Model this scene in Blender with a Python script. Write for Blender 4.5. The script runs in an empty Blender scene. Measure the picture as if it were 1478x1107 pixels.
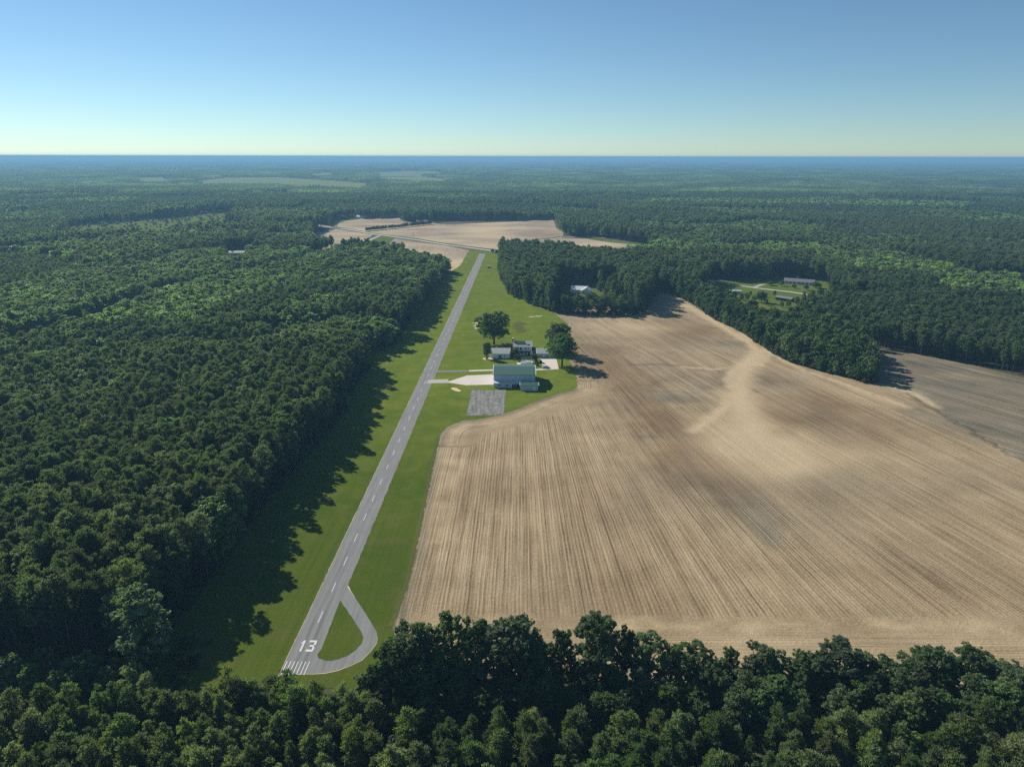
import bpy, bmesh, math, random
import numpy as np
from mathutils import Vector, Matrix, noise
from mathutils.geometry import delaunay_2d_cdt, tessellate_polygon

rnd = random.Random(7)
rng = np.random.default_rng(7)
scene = bpy.context.scene
COL = scene.collection
R = math.radians

# ------------------------------------------------------------------ camera
CAM_H = 120.0
F = 1024.0                                   # focal length in pixels of the 1478 px wide photograph
PITCH = math.atan((553.5 - 226.3) / F)
CP, SP = math.cos(PITCH), math.sin(PITCH)
ROLL = 0.00203


def G(px, py, h=0.0):
    """ground point (metres east, metres north) seen at a pixel of the photograph, at height h"""
    dx, dy = px - 739.0, py - 553.5
    u, v = (dx + ROLL * dy) / F, (dy - ROLL * dx) / F
    s = (CAM_H - h) / (SP + v * CP)
    return (u * s, (CP - v * SP) * s)


def GL(pts, h=0.0):
    return [G(x, y, h) for x, y in pts]


cam_data = bpy.data.cameras.new('camera')
cam = bpy.data.objects.new('camera', cam_data)
COL.objects.link(cam)
cam_data.sensor_width = 36.0
cam_data.lens = 36.0 * F / 1478.0
cam_data.clip_start = 1.0
cam_data.clip_end = 120000.0
cam.matrix_world = (Matrix.Translation((0, 0, CAM_H)) @ Matrix.Rotation(math.pi / 2 - PITCH, 4, 'X')
                    @ Matrix.Rotation(ROLL, 4, 'Z'))
scene.camera = cam

# ------------------------------------------------------------------ light
SUN_ELEV = R(33)
SUN_DIR = Vector((-0.73, 0.68, 0)).normalized() * math.cos(SUN_ELEV) + Vector((0, 0, math.sin(SUN_ELEV)))
sun_data = bpy.data.lights.new('sun', 'SUN')
sun_data.energy = 4.6
sun_data.angle = R(0.5)
sun_data.color = (1.0, 0.93, 0.82)
sun = bpy.data.objects.new('sun', sun_data)
COL.objects.link(sun)
sun.rotation_euler = SUN_DIR.to_track_quat('Z', 'Y').to_euler()

world = bpy.data.worlds.new('World')
scene.world = world
world.use_nodes = True
wt = world.node_tree
wt.nodes.clear()
sky = wt.nodes.new('ShaderNodeTexSky')
sky.sky_type = 'NISHITA'
sky.sun_disc = False
sky.sun_elevation = SUN_ELEV
sky.sun_rotation = math.atan2(SUN_DIR.x, SUN_DIR.y)
sky.altitude = 120
sky.air_density = 0.8
sky.dust_density = 0.05
sky.ozone_density = 3.0
bg = wt.nodes.new('ShaderNodeBackground')
bg.inputs['Strength'].default_value = 0.065
wo = wt.nodes.new('ShaderNodeOutputWorld')
wb = wt.nodes.new('ShaderNodeMix')                 # white balance of the camera
wb.data_type, wb.blend_type = 'RGBA', 'MULTIPLY'
wb.inputs[0].default_value = 1.0
wb.inputs[7].default_value = (0.78, 0.925, 0.945, 1)
wt.links.new(sky.outputs[0], wb.inputs[6])
wt.links.new(wb.outputs[2], bg.inputs[0])
wt.links.new(bg.outputs[0], wo.inputs[0])

vs = scene.view_settings
vs.view_transform = 'Standard'
vs.look = 'None'
vs.exposure = 0.62
vs.gamma = 1.0
scene.display_settings.display_device = 'sRGB'
cy = scene.cycles
cy.max_bounces = 5
cy.diffuse_bounces = 3
cy.glossy_bounces = 1
cy.transmission_bounces = 3
cy.volume_bounces = 0
cy.transparent_max_bounces = 4
cy.caustics_reflective = False
cy.caustics_refractive = False
cy.sample_clamp_indirect = 4.0
cy.use_adaptive_sampling = False
cy.use_denoising = False


# ------------------------------------------------------------------ objects
def tag(o, label=None, cat=None, group=None, kind=None):
    if label:
        o['label'] = label
    if cat:
        o['category'] = cat
    if group:
        o['group'] = group
    if kind:
        o['kind'] = kind
    return o


def link(name, me, parent=None, loc=None, rotz=None):
    o = bpy.data.objects.new(name, me)
    COL.objects.link(o)
    if parent is not None:
        o.parent = parent
    if loc is not None:
        o.location = loc
    if rotz is not None:
        o.rotation_euler = (0, 0, rotz)
    return o


def thing(name, label, cat, loc, rotz=0.0, group=None):
    return tag(link(name, None, None, loc, rotz), label, cat, group)


def mesh(name, verts, faces, mats, mat_idx=None, smooth=False):
    me = bpy.data.meshes.new(name)
    me.from_pydata([tuple(v) for v in verts], [], [tuple(f) for f in faces])
    for m in (mats if isinstance(mats, (list, tuple)) else [mats]):
        me.materials.append(m)
    if mat_idx is not None:
        me.polygons.foreach_set('material_index', np.asarray(mat_idx, dtype=np.int32))
    if smooth:
        me.polygons.foreach_set('use_smooth', [True] * len(me.polygons))
    me.update()
    return me


class MB:
    """collects boxes, prisms and polygons into one mesh"""

    def __init__(self):
        self.v, self.f = [], []

    def poly(self, pts):
        b = len(self.v)
        self.v += [tuple(p) for p in pts]
        self.f.append(tuple(range(b, b + len(pts))))
        return self

    def box(self, x0, x1, y0, y1, z0, z1):
        b = len(self.v)
        self.v += [(x0, y0, z0), (x1, y0, z0), (x1, y1, z0), (x0, y1, z0), (x0, y0, z1), (x1, y0, z1), (x1, y1, z1), (x0, y1, z1)]
        self.f += [tuple(b + i for i in q) for q in ((0, 3, 2, 1), (4, 5, 6, 7), (0, 1, 5, 4), (1, 2, 6, 5), (2, 3, 7, 6), (3, 0, 4, 7))]
        return self

    def prism(self, ring, axis_vec):
        """extrude a planar ring along a vector"""
        b, n = len(self.v), len(ring)
        d = Vector(axis_vec)
        self.v += [tuple(p) for p in ring] + [tuple(Vector(p) + d) for p in ring]
        self.f.append(tuple(b + n - 1 - i for i in range(n)))
        self.f.append(tuple(b + n + i for i in range(n)))
        for i in range(n):
            j = (i + 1) % n
            self.f.append((b + i, b + j, b + n + j, b + n + i))
        return self

    def tube(self, pts, radii, sides=7):
        b = len(self.v)
        P = [Vector(p) for p in pts]
        for i, p in enumerate(P):
            d = (P[min(i + 1, len(P) - 1)] - P[max(i - 1, 0)]).normalized()
            a = d.cross(Vector((0.31, 0.95, 0.05))).normalized()
            c = d.cross(a)
            for k in range(sides):
                t = 2 * math.pi * k / sides
                self.v.append(tuple(p + (a * math.cos(t) + c * math.sin(t)) * radii[i]))
        for i in range(len(P) - 1):
            for k in range(sides):
                k2 = (k + 1) % sides
                self.f.append((b + i * sides + k, b + i * sides + k2, b + (i + 1) * sides + k2, b + (i + 1) * sides + k))
        self.f.append(tuple(b + (len(P) - 1) * sides + k for k in range(sides)))
        self.f.append(tuple(b + sides - 1 - k for k in range(sides)))
        return self

    def build(self, name, mat, parent=None, loc=None, smooth=False):
        me = mesh(name, self.v, self.f, mat, smooth=smooth)
        bm = bmesh.new()
        bm.from_mesh(me)
        bmesh.ops.recalc_face_normals(bm, faces=bm.faces)
        bm.to_mesh(me)
        bm.free()
        return link(name, me, parent, loc)


# ------------------------------------------------------------------ materials
class NT:
    def __init__(self, name):
        self.m = bpy.data.materials.new(name)
        self.m.use_nodes = True
        self.t = self.m.node_tree
        self.t.nodes.clear()
        self.out = self.t.nodes.new('ShaderNodeOutputMaterial')

    def n(self, kind, **kw):
        nd = self.t.nodes.new(kind)
        for k, v in kw.items():
            setattr(nd, k, v)
        return nd

    def l(self, a, b):
        self.t.links.new(a, b)

    def setin(self, nd, key, val):
        if hasattr(val, 'links') or hasattr(val, 'is_output'):
            self.l(val, nd.inputs[key])
        else:
            nd.inputs[key].default_value = val

    def attr(self, name, typ='GEOMETRY'):
        a = self.n('ShaderNodeAttribute', attribute_name=name, attribute_type=typ)
        return a

    def math(self, op, a, b=0.0, c=0.0, clamp=False):
        nd = self.n('ShaderNodeMath', operation=op, use_clamp=clamp)
        for i, x in enumerate((a, b, c)):
            self.setin(nd, i, x)
        return nd.outputs[0]

    def mapr(self, x, a, b, c=0.0, d=1.0):
        nd = self.n('ShaderNodeMapRange')
        nd.clamp = True
        for i, q in enumerate((x, a, b, c, d)):
            self.setin(nd, i, q)
        return nd.outputs[0]

    def noise(self, vec, scale, detail=3.0, rough=0.55, dist=0.0):
        nd = self.n('ShaderNodeTexNoise')
        if vec is not None:
            self.l(vec, nd.inputs['Vector'])
        nd.inputs['Scale'].default_value = scale
        nd.inputs['Detail'].default_value = detail
        nd.inputs['Roughness'].default_value = rough
        nd.inputs['Distortion'].default_value = dist
        return nd.outputs['Fac']

    def mix(self, fac, a, b, blend='MIX'):
        nd = self.n('ShaderNodeMix', data_type='RGBA', blend_type=blend)
        self.setin(nd, 0, fac)
        for k, x in ((6, a), (7, b)):
            if isinstance(x, tuple):
                nd.inputs[k].default_value = (*x, 1) if len(x) == 3 else x
            else:
                self.l(x, nd.inputs[k])
        return nd.outputs[2]

    def combine(self, x, y, z=0.0):
        nd = self.n('ShaderNodeCombineXYZ')
        for i, q in enumerate((x, y, z)):
            self.setin(nd, i, q)
        return nd.outputs[0]

    def pos(self):
        return self.n('ShaderNodeNewGeometry').outputs['Position']

    def sep(self, v):
        nd = self.n('ShaderNodeSeparateXYZ')
        self.l(v, nd.inputs[0])
        return nd.outputs

    def principled(self, col, rough=0.8, spec=0.3, metal=0.0, bump=None, bump_d=0.05, bump_s=1.0):
        p = self.n('ShaderNodeBsdfPrincipled')
        if isinstance(col, tuple):
            p.inputs['Base Color'].default_value = (*col, 1)
        else:
            self.l(col, p.inputs['Base Color'])
        self.setin(p, 'Roughness', rough)
        p.inputs['Specular IOR Level'].default_value = spec
        p.inputs['Metallic'].default_value = metal
        if bump is not None:
            b = self.n('ShaderNodeBump')
            b.inputs['Strength'].default_value = bump_s
            b.inputs['Distance'].default_value = bump_d
            self.l(bump, b.inputs['Height'])
            self.l(b.outputs[0], p.inputs['Normal'])
        self.l(p.outputs[0], self.out.inputs[0])
        return self.m


def simple(name, col, rough=0.7, spec=0.3, metal=0.0, var=0.12, scale=0.6):
    t = NT(name)
    n = t.noise(t.pos(), scale, 4)
    c = t.mix(t.mapr(n, 0.3, 0.7), tuple(x * (1 - var) for x in col), tuple(min(1, x * (1 + var)) for x in col))
    return t.principled(c, rough, spec, metal)


def leaf_material(name, dark, light, bright, trans=0.45):
    """two greens by clump and leaf, a third by the tint of the stand the tree belongs to"""
    t = NT(name)
    geo = t.n('ShaderNodeNewGeometry')
    info = t.n('ShaderNodeObjectInfo')
    tint = t.attr('tint', 'INSTANCER').outputs['Fac']
    f = t.math('ADD', t.math('MULTIPLY', geo.outputs['Random Per Island'], 0.55), t.math('MULTIPLY', info.outputs['Random'], 0.45))
    c = t.mix(f, dark, light)
    hue = t.n('ShaderNodeHueSaturation')
    t.l(t.math('ADD', 0.485, t.math('MULTIPLY', t.math('FRACT', t.math('MULTIPLY', info.outputs['Random'], 7.13)), 0.030)), hue.inputs['Hue'])
    t.l(t.math('ADD', 0.62, t.math('MULTIPLY', t.math('FRACT', t.math('MULTIPLY', info.outputs['Random'], 13.7)), 0.38)), hue.inputs['Saturation'])
    t.l(t.math('ADD', 0.72, t.math('MULTIPLY', t.math('FRACT', t.math('MULTIPLY', info.outputs['Random'], 31.3)), 0.75)), hue.inputs['Value'])
    c = t.mix(t.math('MULTIPLY', tint, t.math('ADD', 0.75, t.math('MULTIPLY', geo.outputs['Random Per Island'], 0.25)), clamp=True), c, bright)
    t.l(c, hue.inputs['Color'])
    c = hue.outputs[0]
    p = t.n('ShaderNodeBsdfPrincipled')
    t.l(c, p.inputs['Base Color'])
    p.inputs['Roughness'].default_value = 0.6
    p.inputs['Specular IOR Level'].default_value = 0.2
    tr = t.n('ShaderNodeBsdfTranslucent')
    t.l(t.mix(1.0, c, (1.3, 1.4, 0.6), 'MULTIPLY'), tr.inputs['Color'])
    mx = t.n('ShaderNodeMixShader')
    mx.inputs[0].default_value = trans
    t.l(p.outputs[0], mx.inputs[1])
    t.l(tr.outputs[0], mx.inputs[2])
    t.l(mx.outputs[0], t.out.inputs[0])
    return t.m


M = {}
M['pine'] = leaf_material('pine_needles', (0.052, 0.088, 0.042), (0.108, 0.156, 0.076), (0.140, 0.190, 0.060))
M['young'] = leaf_material('young_pine_needles', (0.056, 0.104, 0.034), (0.112, 0.175, 0.058), (0.165, 0.215, 0.065))
M['broad'] = leaf_material('broad_leaves', (0.040, 0.082, 0.024), (0.085, 0.146, 0.038), (0.230, 0.360, 0.065))
M['pale'] = leaf_material('pale_leaves', (0.072, 0.125, 0.050), (0.122, 0.182, 0.080), (0.18, 0.24, 0.12))
M['shrub'] = leaf_material('shrub_leaves', (0.030, 0.052, 0.018), (0.060, 0.085, 0.030), (0.10, 0.13, 0.04))


def bark_material():
    t = NT('bark')
    s = t.sep(t.pos())
    v = t.combine(t.math('MULTIPLY', s[0], 6.0), t.math('MULTIPLY', s[1], 6.0), s[2])
    n = t.noise(v, 1.0, 4)
    return t.principled(t.mix(n, (0.050, 0.038, 0.030), (0.13, 0.105, 0.085)), 0.9, 0.2)


M['bark'] = bark_material()


def ground_material():
    t = NT('forest_floor')
    p = t.pos()
    a = t.noise(p, 0.02, 4)
    b = t.noise(p, 0.35, 5)
    c = t.mix(t.mapr(b, 0.3, 0.7), (0.060, 0.050, 0.030), (0.13, 0.105, 0.065))
    c = t.mix(t.mapr(a, 0.40, 0.60), c, (0.055, 0.075, 0.028))
    return t.principled(c, 0.95, 0.1)


def grass_material(name, cols, brown=0.5, far_cols=None):
    t = NT(name)
    p = t.pos()
    s = t.sep(p)
    big = t.noise(p, 0.018, 4, 0.6)
    mid = t.noise(p, 0.11, 4, 0.6)
    fine = t.noise(p, 1.3, 4, 0.7)
    mow = t.noise(t.combine(t.math('MULTIPLY', t.math('SUBTRACT', s[0], t.math('MULTIPLY', s[1], 0.0175)), 0.55), t.math('MULTIPLY', s[1], 0.006)), 1.0, 2)
    c = t.mix(t.mapr(big, 0.35, 0.65), cols[0], cols[1])
    c = t.mix(t.math('MULTIPLY', t.mapr(mid, 0.50, 0.72), brown), c, cols[2])
    c = t.mix(t.math('MULTIPLY', t.mapr(mow, 0.40, 0.62), 0.35), c, cols[3])
    if far_cols:
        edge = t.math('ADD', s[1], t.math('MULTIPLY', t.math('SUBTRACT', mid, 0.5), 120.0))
        c = t.mix(t.math('MULTIPLY', t.mapr(edge, 210.0, 380.0), t.mapr(big, 0.25, 0.7, 0.65, 1.0)), c, t.mix(t.mapr(mid, 0.35, 0.7), far_cols[0], far_cols[1]))  # blends to brighter yellow-green as y grows, with a ragged transition
    val = t.math('ADD', 0.66, t.math('MULTIPLY', fine, 0.68))
    c = t.mix(1.0, c, t.combine(val, val, val), 'MULTIPLY')
    return t.principled(c, 0.95, 0.0, bump=fine, bump_d=0.12)


M['ground'] = ground_material()
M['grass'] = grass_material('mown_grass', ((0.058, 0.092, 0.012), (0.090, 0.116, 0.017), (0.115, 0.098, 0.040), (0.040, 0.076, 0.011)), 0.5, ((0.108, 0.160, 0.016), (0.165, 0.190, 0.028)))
M['lawn'] = grass_material('rough_grass', ((0.080, 0.125, 0.018), (0.120, 0.150, 0.028), (0.14, 0.13, 0.05), (0.065, 0.11, 0.016)))
M['scrub'] = grass_material('scrub_grass', ((0.10, 0.14, 0.030), (0.135, 0.165, 0.042), (0.15, 0.14, 0.055), (0.075, 0.115, 0.024)))


def soil_material(name, light, mid, dark, rowscale=1.0):
    """tilled soil: row coordinate, headland, sand, damp and brown come from vertex attributes"""
    t = NT(name)
    p = t.pos()
    rc = t.attr('rowc').outputs['Fac']
    ra = t.attr('rowa').outputs['Fac']
    sand = t.attr('sand').outputs['Fac']
    damp = t.attr('damp').outputs['Fac']
    brown = t.attr('brown').outputs['Fac']
    smooth = t.attr('plain').outputs['Fac']
    wob = t.noise(p, 0.09, 3)
    rcw = t.math('ADD', rc, t.math('MULTIPLY', wob, 0.45))
    fine = t.noise(t.combine(t.math('MULTIPLY', rcw, 0.95 * rowscale), t.math('MULTIPLY', ra, 0.035)), 1.0, 2, 0.6)
    band = t.noise(t.combine(t.math('MULTIPLY', rcw, 0.23 * rowscale), t.math('MULTIPLY', ra, 0.006)), 1.0, 2, 0.6)
    wave = t.math('ADD', 0.5, t.math('MULTIPLY', t.math('SINE', t.math('MULTIPLY', rcw, 5.6 * rowscale)), 0.5))
    track = t.mapr(t.noise(t.combine(t.math('MULTIPLY', rcw, 0.55 * rowscale), t.math('MULTIPLY', ra, 0.004)), 1.0, 1, 0.4), 0.60, 0.70)
    ln = t.noise(t.combine(t.math('MULTIPLY', rcw, 1.7 * rowscale), t.math('MULTIPLY', ra, 0.012)), 1.0, 1, 0.5)
    thin = t.math('SUBTRACT', t.mapr(ln, 0.60, 0.66), t.mapr(ln, 0.34, 0.40, 1.0, 0.0))
    clod = t.noise(p, 1.1, 6, 0.8)
    patch = t.noise(p, 0.035, 4, 0.62)
    e = t.math('MULTIPLY', t.math('SUBTRACT', fine, 0.5), 1.25)
    e = t.math('ADD', e, t.math('MULTIPLY', t.math('SUBTRACT', wave, 0.5), 0.30))
    e = t.math('ADD', e, t.math('MULTIPLY', t.math('SUBTRACT', band, 0.5), 1.0))
    e = t.math('SUBTRACT', e, t.math('MULTIPLY', track, 0.28))
    e = t.math('ADD', e, t.math('MULTIPLY', thin, 0.30))
    e = t.math('MULTIPLY', e, t.math('SUBTRACT', 1.0, t.math('MULTIPLY', smooth, 0.8)))
    e = t.math('ADD', e, t.math('MULTIPLY', t.math('SUBTRACT', clod, 0.5), 1.7))
    e = t.math('ADD', e, t.math('MULTIPLY', t.math('SUBTRACT', patch, 0.5), 1.35))
    f = t.math('ADD', 0.575, t.math('MULTIPLY', e, 0.75), clamp=True)
    ramp = t.n('ShaderNodeValToRGB')
    t.l(f, ramp.inputs[0])
    r = ramp.color_ramp
    r.elements[0].position, r.elements[0].color = 0.05, (*dark, 1)
    r.elements[1].position, r.elements[1].color = 0.95, (*light, 1)
    el = r.elements.new(0.5)
    el.color = (*mid, 1)
    c = ramp.outputs[0]
    br = t.mix(f, (0.090, 0.058, 0.030), (0.255, 0.175, 0.092))
    c = t.mix(t.math('MULTIPLY', brown, 0.95, clamp=True), c, br)
    dm = t.mix(f, (0.060, 0.056, 0.040), (0.215, 0.195, 0.145))
    c = t.mix(t.math('MULTIPLY', damp, 0.9, clamp=True), c, dm)
    sd = t.mix(t.math('ADD', t.math('MULTIPLY', clod, 0.5), t.math('MULTIPLY', f, 0.5)), (0.38, 0.29, 0.172), (0.56, 0.445, 0.28))
    c = t.mix(t.math('MULTIPLY', sand, 1.0, clamp=True), c, sd)
    return t.principled(c, 0.95, 0.08, bump=f, bump_d=0.30, bump_s=0.8)


M['soil'] = soil_material('tilled_soil', (0.435, 0.342, 0.215), (0.300, 0.228, 0.134), (0.155, 0.113, 0.064))
M['farsoil'] = soil_material('far_soil', (0.43, 0.345, 0.245), (0.34, 0.265, 0.185), (0.24, 0.185, 0.125), 0.6)
M['dry'] = grass_material('dry_grass', ((0.085, 0.100, 0.028), (0.105, 0.110, 0.036), (0.125, 0.110, 0.050), (0.075, 0.095, 0.024)))
M['farcrop'] = grass_material('far_crop', ((0.16, 0.20, 0.055), (0.21, 0.235, 0.08), (0.25, 0.22, 0.11), (0.13, 0.18, 0.05)), 0.8)


def paving_material(name, a, b, crack=0.0, scale=0.6):
    t = NT(name)
    p = t.pos()
    n1 = t.noise(p, 0.12, 4)
    n2 = t.noise(p, scale * 5, 5, 0.7)
    c = t.mix(t.math('ADD', t.math('MULTIPLY', n1, 0.6), t.math('MULTIPLY', n2, 0.4)), a, b)
    if crack:
        v = t.n('ShaderNodeTexVoronoi', feature='DISTANCE_TO_EDGE')
        w = t.n('ShaderNodeTexNoise')
        w.inputs['Scale'].default_value = 0.6
        t.l(p, w.inputs['Vector'])
        vm = t.n('ShaderNodeVectorMath', operation='ADD')
        t.l(p, vm.inputs[0])
        t.l(w.outputs['Color'], vm.inputs[1])
        t.l(vm.outputs[0], v.inputs['Vector'])
        v.inputs['Scale'].default_value = 0.11
        c = t.mix(t.math('MULTIPLY', t.mapr(v.outputs[0], 0.0, 0.025, 1.0, 0.0), crack), c, (0.07, 0.07, 0.065))
    return t.principled(c, 0.85, 0.25)




def asphalt_material():
    t = NT('runway_asphalt')
    p = t.pos()
    s = t.sep(p)
    across = t.math('SUBTRACT', t.math('ADD', s[0], 52.62), t.math('MULTIPLY', t.math('SUBTRACT', s[1], 142.5), 0.0179))
    n1, n2 = t.noise(p, 0.12, 4), t.noise(p, 3.0, 5, 0.7)
    st = t.noise(t.combine(t.math('MULTIPLY', across, 0.9), t.math('MULTIPLY', s[1], 0.035)), 1.0, 4, 0.65)
    c = t.mix(t.math('ADD', t.math('MULTIPLY', n1, 0.55), t.math('MULTIPLY', n2, 0.45)), (0.160, 0.164, 0.164), (0.232, 0.233, 0.230))
    c = t.mix(t.mapr(st, 0.42, 0.70, 0.0, 0.55), c, (0.100, 0.100, 0.102))
    rub = t.math('MULTIPLY', t.mapr(t.math('ABSOLUTE', t.math('SUBTRACT', t.math('ABSOLUTE', across), 1.0)), 0.1, 1.0, 1.0, 0.0),
                 t.math('MULTIPLY', t.mapr(s[1], 150, 250, 0.55, 0.0), t.mapr(st, 0.35, 0.6)))
    c = t.mix(rub, c, (0.075, 0.075, 0.078))
    v = t.n('ShaderNodeTexVoronoi', feature='DISTANCE_TO_EDGE')
    w = t.n('ShaderNodeTexNoise')
    w.inputs['Scale'].default_value = 0.5
    t.l(p, w.inputs['Vector'])
    vm = t.n('ShaderNodeVectorMath', operation='ADD')
    t.l(t.combine(t.math('MULTIPLY', s[0], 0.8), t.math('MULTIPLY', s[1], 0.28)), vm.inputs[0])
    t.l(w.outputs['Color'], vm.inputs[1])
    t.l(vm.outputs[0], v.inputs['Vector'])
    v.inputs['Scale'].default_value = 0.16
    gate = t.mapr(t.noise(p, 0.05, 2), 0.45, 0.6)
    c = t.mix(t.math('MULTIPLY', t.mapr(v.outputs[0], 0.0, 0.012, 0.45, 0.0), gate), c, (0.06, 0.06, 0.06))
    return t.principled(c, 0.85, 0.25)


M['asphalt'] = asphalt_material()
M['road'] = paving_material('gravel_road', (0.30, 0.285, 0.25), (0.44, 0.415, 0.37))
M['concrete'] = paving_material('concrete', (0.50, 0.45, 0.40), (0.62, 0.57, 0.51), 0.15)
M['sand'] = paving_material('bare_sand', (0.46, 0.38, 0.26), (0.60, 0.52, 0.38))
M['markpaint'] = paving_material('marking_paint', (0.48, 0.48, 0.47), (0.66, 0.66, 0.645))


def court_material():
    t = NT('old_court')
    p = t.pos()
    s = t.sep(p)
    n = t.noise(p, 0.28, 6, 0.75)
    st = t.noise(t.combine(t.math('MULTIPLY', s[0], 0.7), t.math('MULTIPLY', s[1], 0.07)), 1.0, 5, 0.75)
    c = t.mix(t.mapr(n, 0.25, 0.75), (0.085, 0.085, 0.08), (0.30, 0.30, 0.29))
    c = t.mix(t.math('MULTIPLY', t.mapr(st, 0.50, 0.60), 0.85), c, (0.09, 0.09, 0.06))
    c = t.mix(t.math('MULTIPLY', t.mapr(t.noise(p, 0.8, 3), 0.60, 0.68), 0.7), c, (0.42, 0.38, 0.29))
    for q, per, off in ((s[0], 4.4, 1.0), (s[1], 9.3, 4.0)):
        m = t.math('PINGPONG', t.math('ADD', q, off), per / 2)
        c = t.mix(t.math('MULTIPLY', t.math('MULTIPLY', t.mapr(m, 0.05, 0.30, 1.0, 0.0), t.mapr(n, 0.40, 0.60)), 0.7), c, (0.05, 0.055, 0.04))
    return t.principled(c, 0.9, 0.2)


M['court'] = court_material()


def metal_sheet(name, col, period=0.9, axis=0, rough=0.45, var=0.08, spec=0.5):
    t = NT(name)
    p = t.pos()
    s = t.sep(p)
    w = t.math('PINGPONG', s[axis], period / 2)
    n = t.noise(p, 0.25, 4)
    c = t.mix(n, tuple(x * (1 - var) for x in col), tuple(min(1, x * (1 + var)) for x in col))
    c = t.mix(t.mapr(w, 0.0, 0.08, 0.35, 0.0), c, tuple(x * 0.55 for x in col))
    return t.principled(c, rough, spec, 0.0)


M['green_roof'] = metal_sheet('green_metal_roof', (0.048, 0.112, 0.078))
M['pale_roof'] = metal_sheet('pale_metal_roof', (0.42, 0.45, 0.41))
M['white_roof'] = metal_sheet('white_metal_roof', (0.76, 0.78, 0.80), rough=0.35)
M['grey_roof'] = metal_sheet('grey_shingle_roof', (0.15, 0.155, 0.165), rough=0.8)
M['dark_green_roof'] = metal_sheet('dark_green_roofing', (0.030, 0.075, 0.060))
M['dark_roof'] = metal_sheet('dark_shingle_roof', (0.055, 0.065, 0.06), rough=0.8)
M['siding'] = metal_sheet('white_metal_siding', (0.78, 0.81, 0.82), 0.6)
M['hangar_siding'] = metal_sheet('hangar_siding', (0.50, 0.58, 0.64), 0.6)
M['lean_roof'] = metal_sheet('lean_to_roof', (0.58, 0.60, 0.62))
M['white'] = simple('white_paint', (0.84, 0.84, 0.82), 0.5, var=.05)
M['trim'] = simple('pale_green_trim', (0.62, 0.70, 0.58), 0.5)
M['glass'] = simple('window_glass', (0.018, 0.022, 0.028), 0.08, 0.6)
M['greendoor'] = simple('dark_green_door', (0.03, 0.085, 0.06), 0.5)
M['bluedoor'] = metal_sheet('blue_grey_door', (0.33, 0.38, 0.46), 0.5)
M['shadow_interior'] = simple('dark_interior', (0.02, 0.02, 0.025), 0.9)
M['brick'] = simple('red_brown_brick', (0.20, 0.11, 0.08), 0.9)
M['darkwood'] = simple('dark_wood', (0.06, 0.055, 0.05), 0.85)
M['polewood'] = simple('pole_wood', (0.16, 0.135, 0.11), 0.9)
M['carpaint'] = simple('silver_car_paint', (0.45, 0.46, 0.47), 0.28, 0.6, 0.3, 0.03)
M['tyre'] = simple('tyre_rubber', (0.02, 0.02, 0.02), 0.9)
M['rim'] = simple('wheel_rim', (0.4, 0.4, 0.42), 0.35, 0.5, 0.6)
M['lamp'] = simple('lamp_glass', (0.75, 0.75, 0.72), 0.15, 0.6)


# ------------------------------------------------------------------ ground sheets
def jag(pts, step, amp, seed=0.0, freq=0.25):
    out = []
    n = len(pts)
    for i in range(n):
        a, b = Vector(pts[i]), Vector(pts[(i + 1) % n])
        d = b - a
        L = d.length
        k = max(1, int(L / step))
        nrm = Vector((-d.y, d.x)).normalized() if L > 0 else Vector((0, 0))
        for j in range(k):
            p = a + d * (j / k)
            q = noise.fractal(Vector((p.x * freq, p.y * freq, seed)), 0.6, 2.2, 4)
            out.append(tuple(p + nrm * q * amp))
    return out


def smooth_closed(pts, n=2):
    P = [Vector(p) for p in pts]
    for _ in range(n):
        Q = []
        for i in range(len(P)):
            a, b = P[i], P[(i + 1) % len(P)]
            Q += [a * 0.75 + b * 0.25, a * 0.25 + b * 0.75]
        P = Q
    return [tuple(p) for p in P]


def sheet(name, pts, z, mat, kind='structure'):
    v = [(p[0], p[1], z) for p in pts]
    tris = tessellate_polygon([[Vector(p) for p in v]])
    me = mesh(name, v, tris, mat)
    for p in me.polygons:
        if p.normal.z < 0:
            p.flip()
    o = link(name, me)
    if kind:
        o['kind'] = kind
    return o


def inside(px, py, poly):
    """vectorised point in polygon"""
    px, py = np.asarray(px, float), np.asarray(py, float)
    res = np.zeros(px.shape, bool)
    xs, ys = np.array([p[0] for p in poly]), np.array([p[1] for p in poly])
    j = len(poly) - 1
    for i in range(len(poly)):
        c = (ys[i] > py) != (ys[j] > py)
        with np.errstate(divide='ignore', invalid='ignore'):
            xx = (xs[j] - xs[i]) * (py - ys[i]) / (ys[j] - ys[i] + 1e-12) + xs[i]
        res ^= c & (px < xx)
        j = i
    return res


def seg_dist(px, py, line):
    d = np.full(np.shape(px), 1e9)
    for (ax, ay), (bx, by) in zip(line[:-1], line[1:]):
        vx, vy = bx - ax, by - ay
        t = np.clip(((px - ax) * vx + (py - ay) * vy) / (vx * vx + vy * vy + 1e-9), 0, 1)
        d = np.minimum(d, np.hypot(px - ax - t * vx, py - ay - t * vy))
    return d


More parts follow.
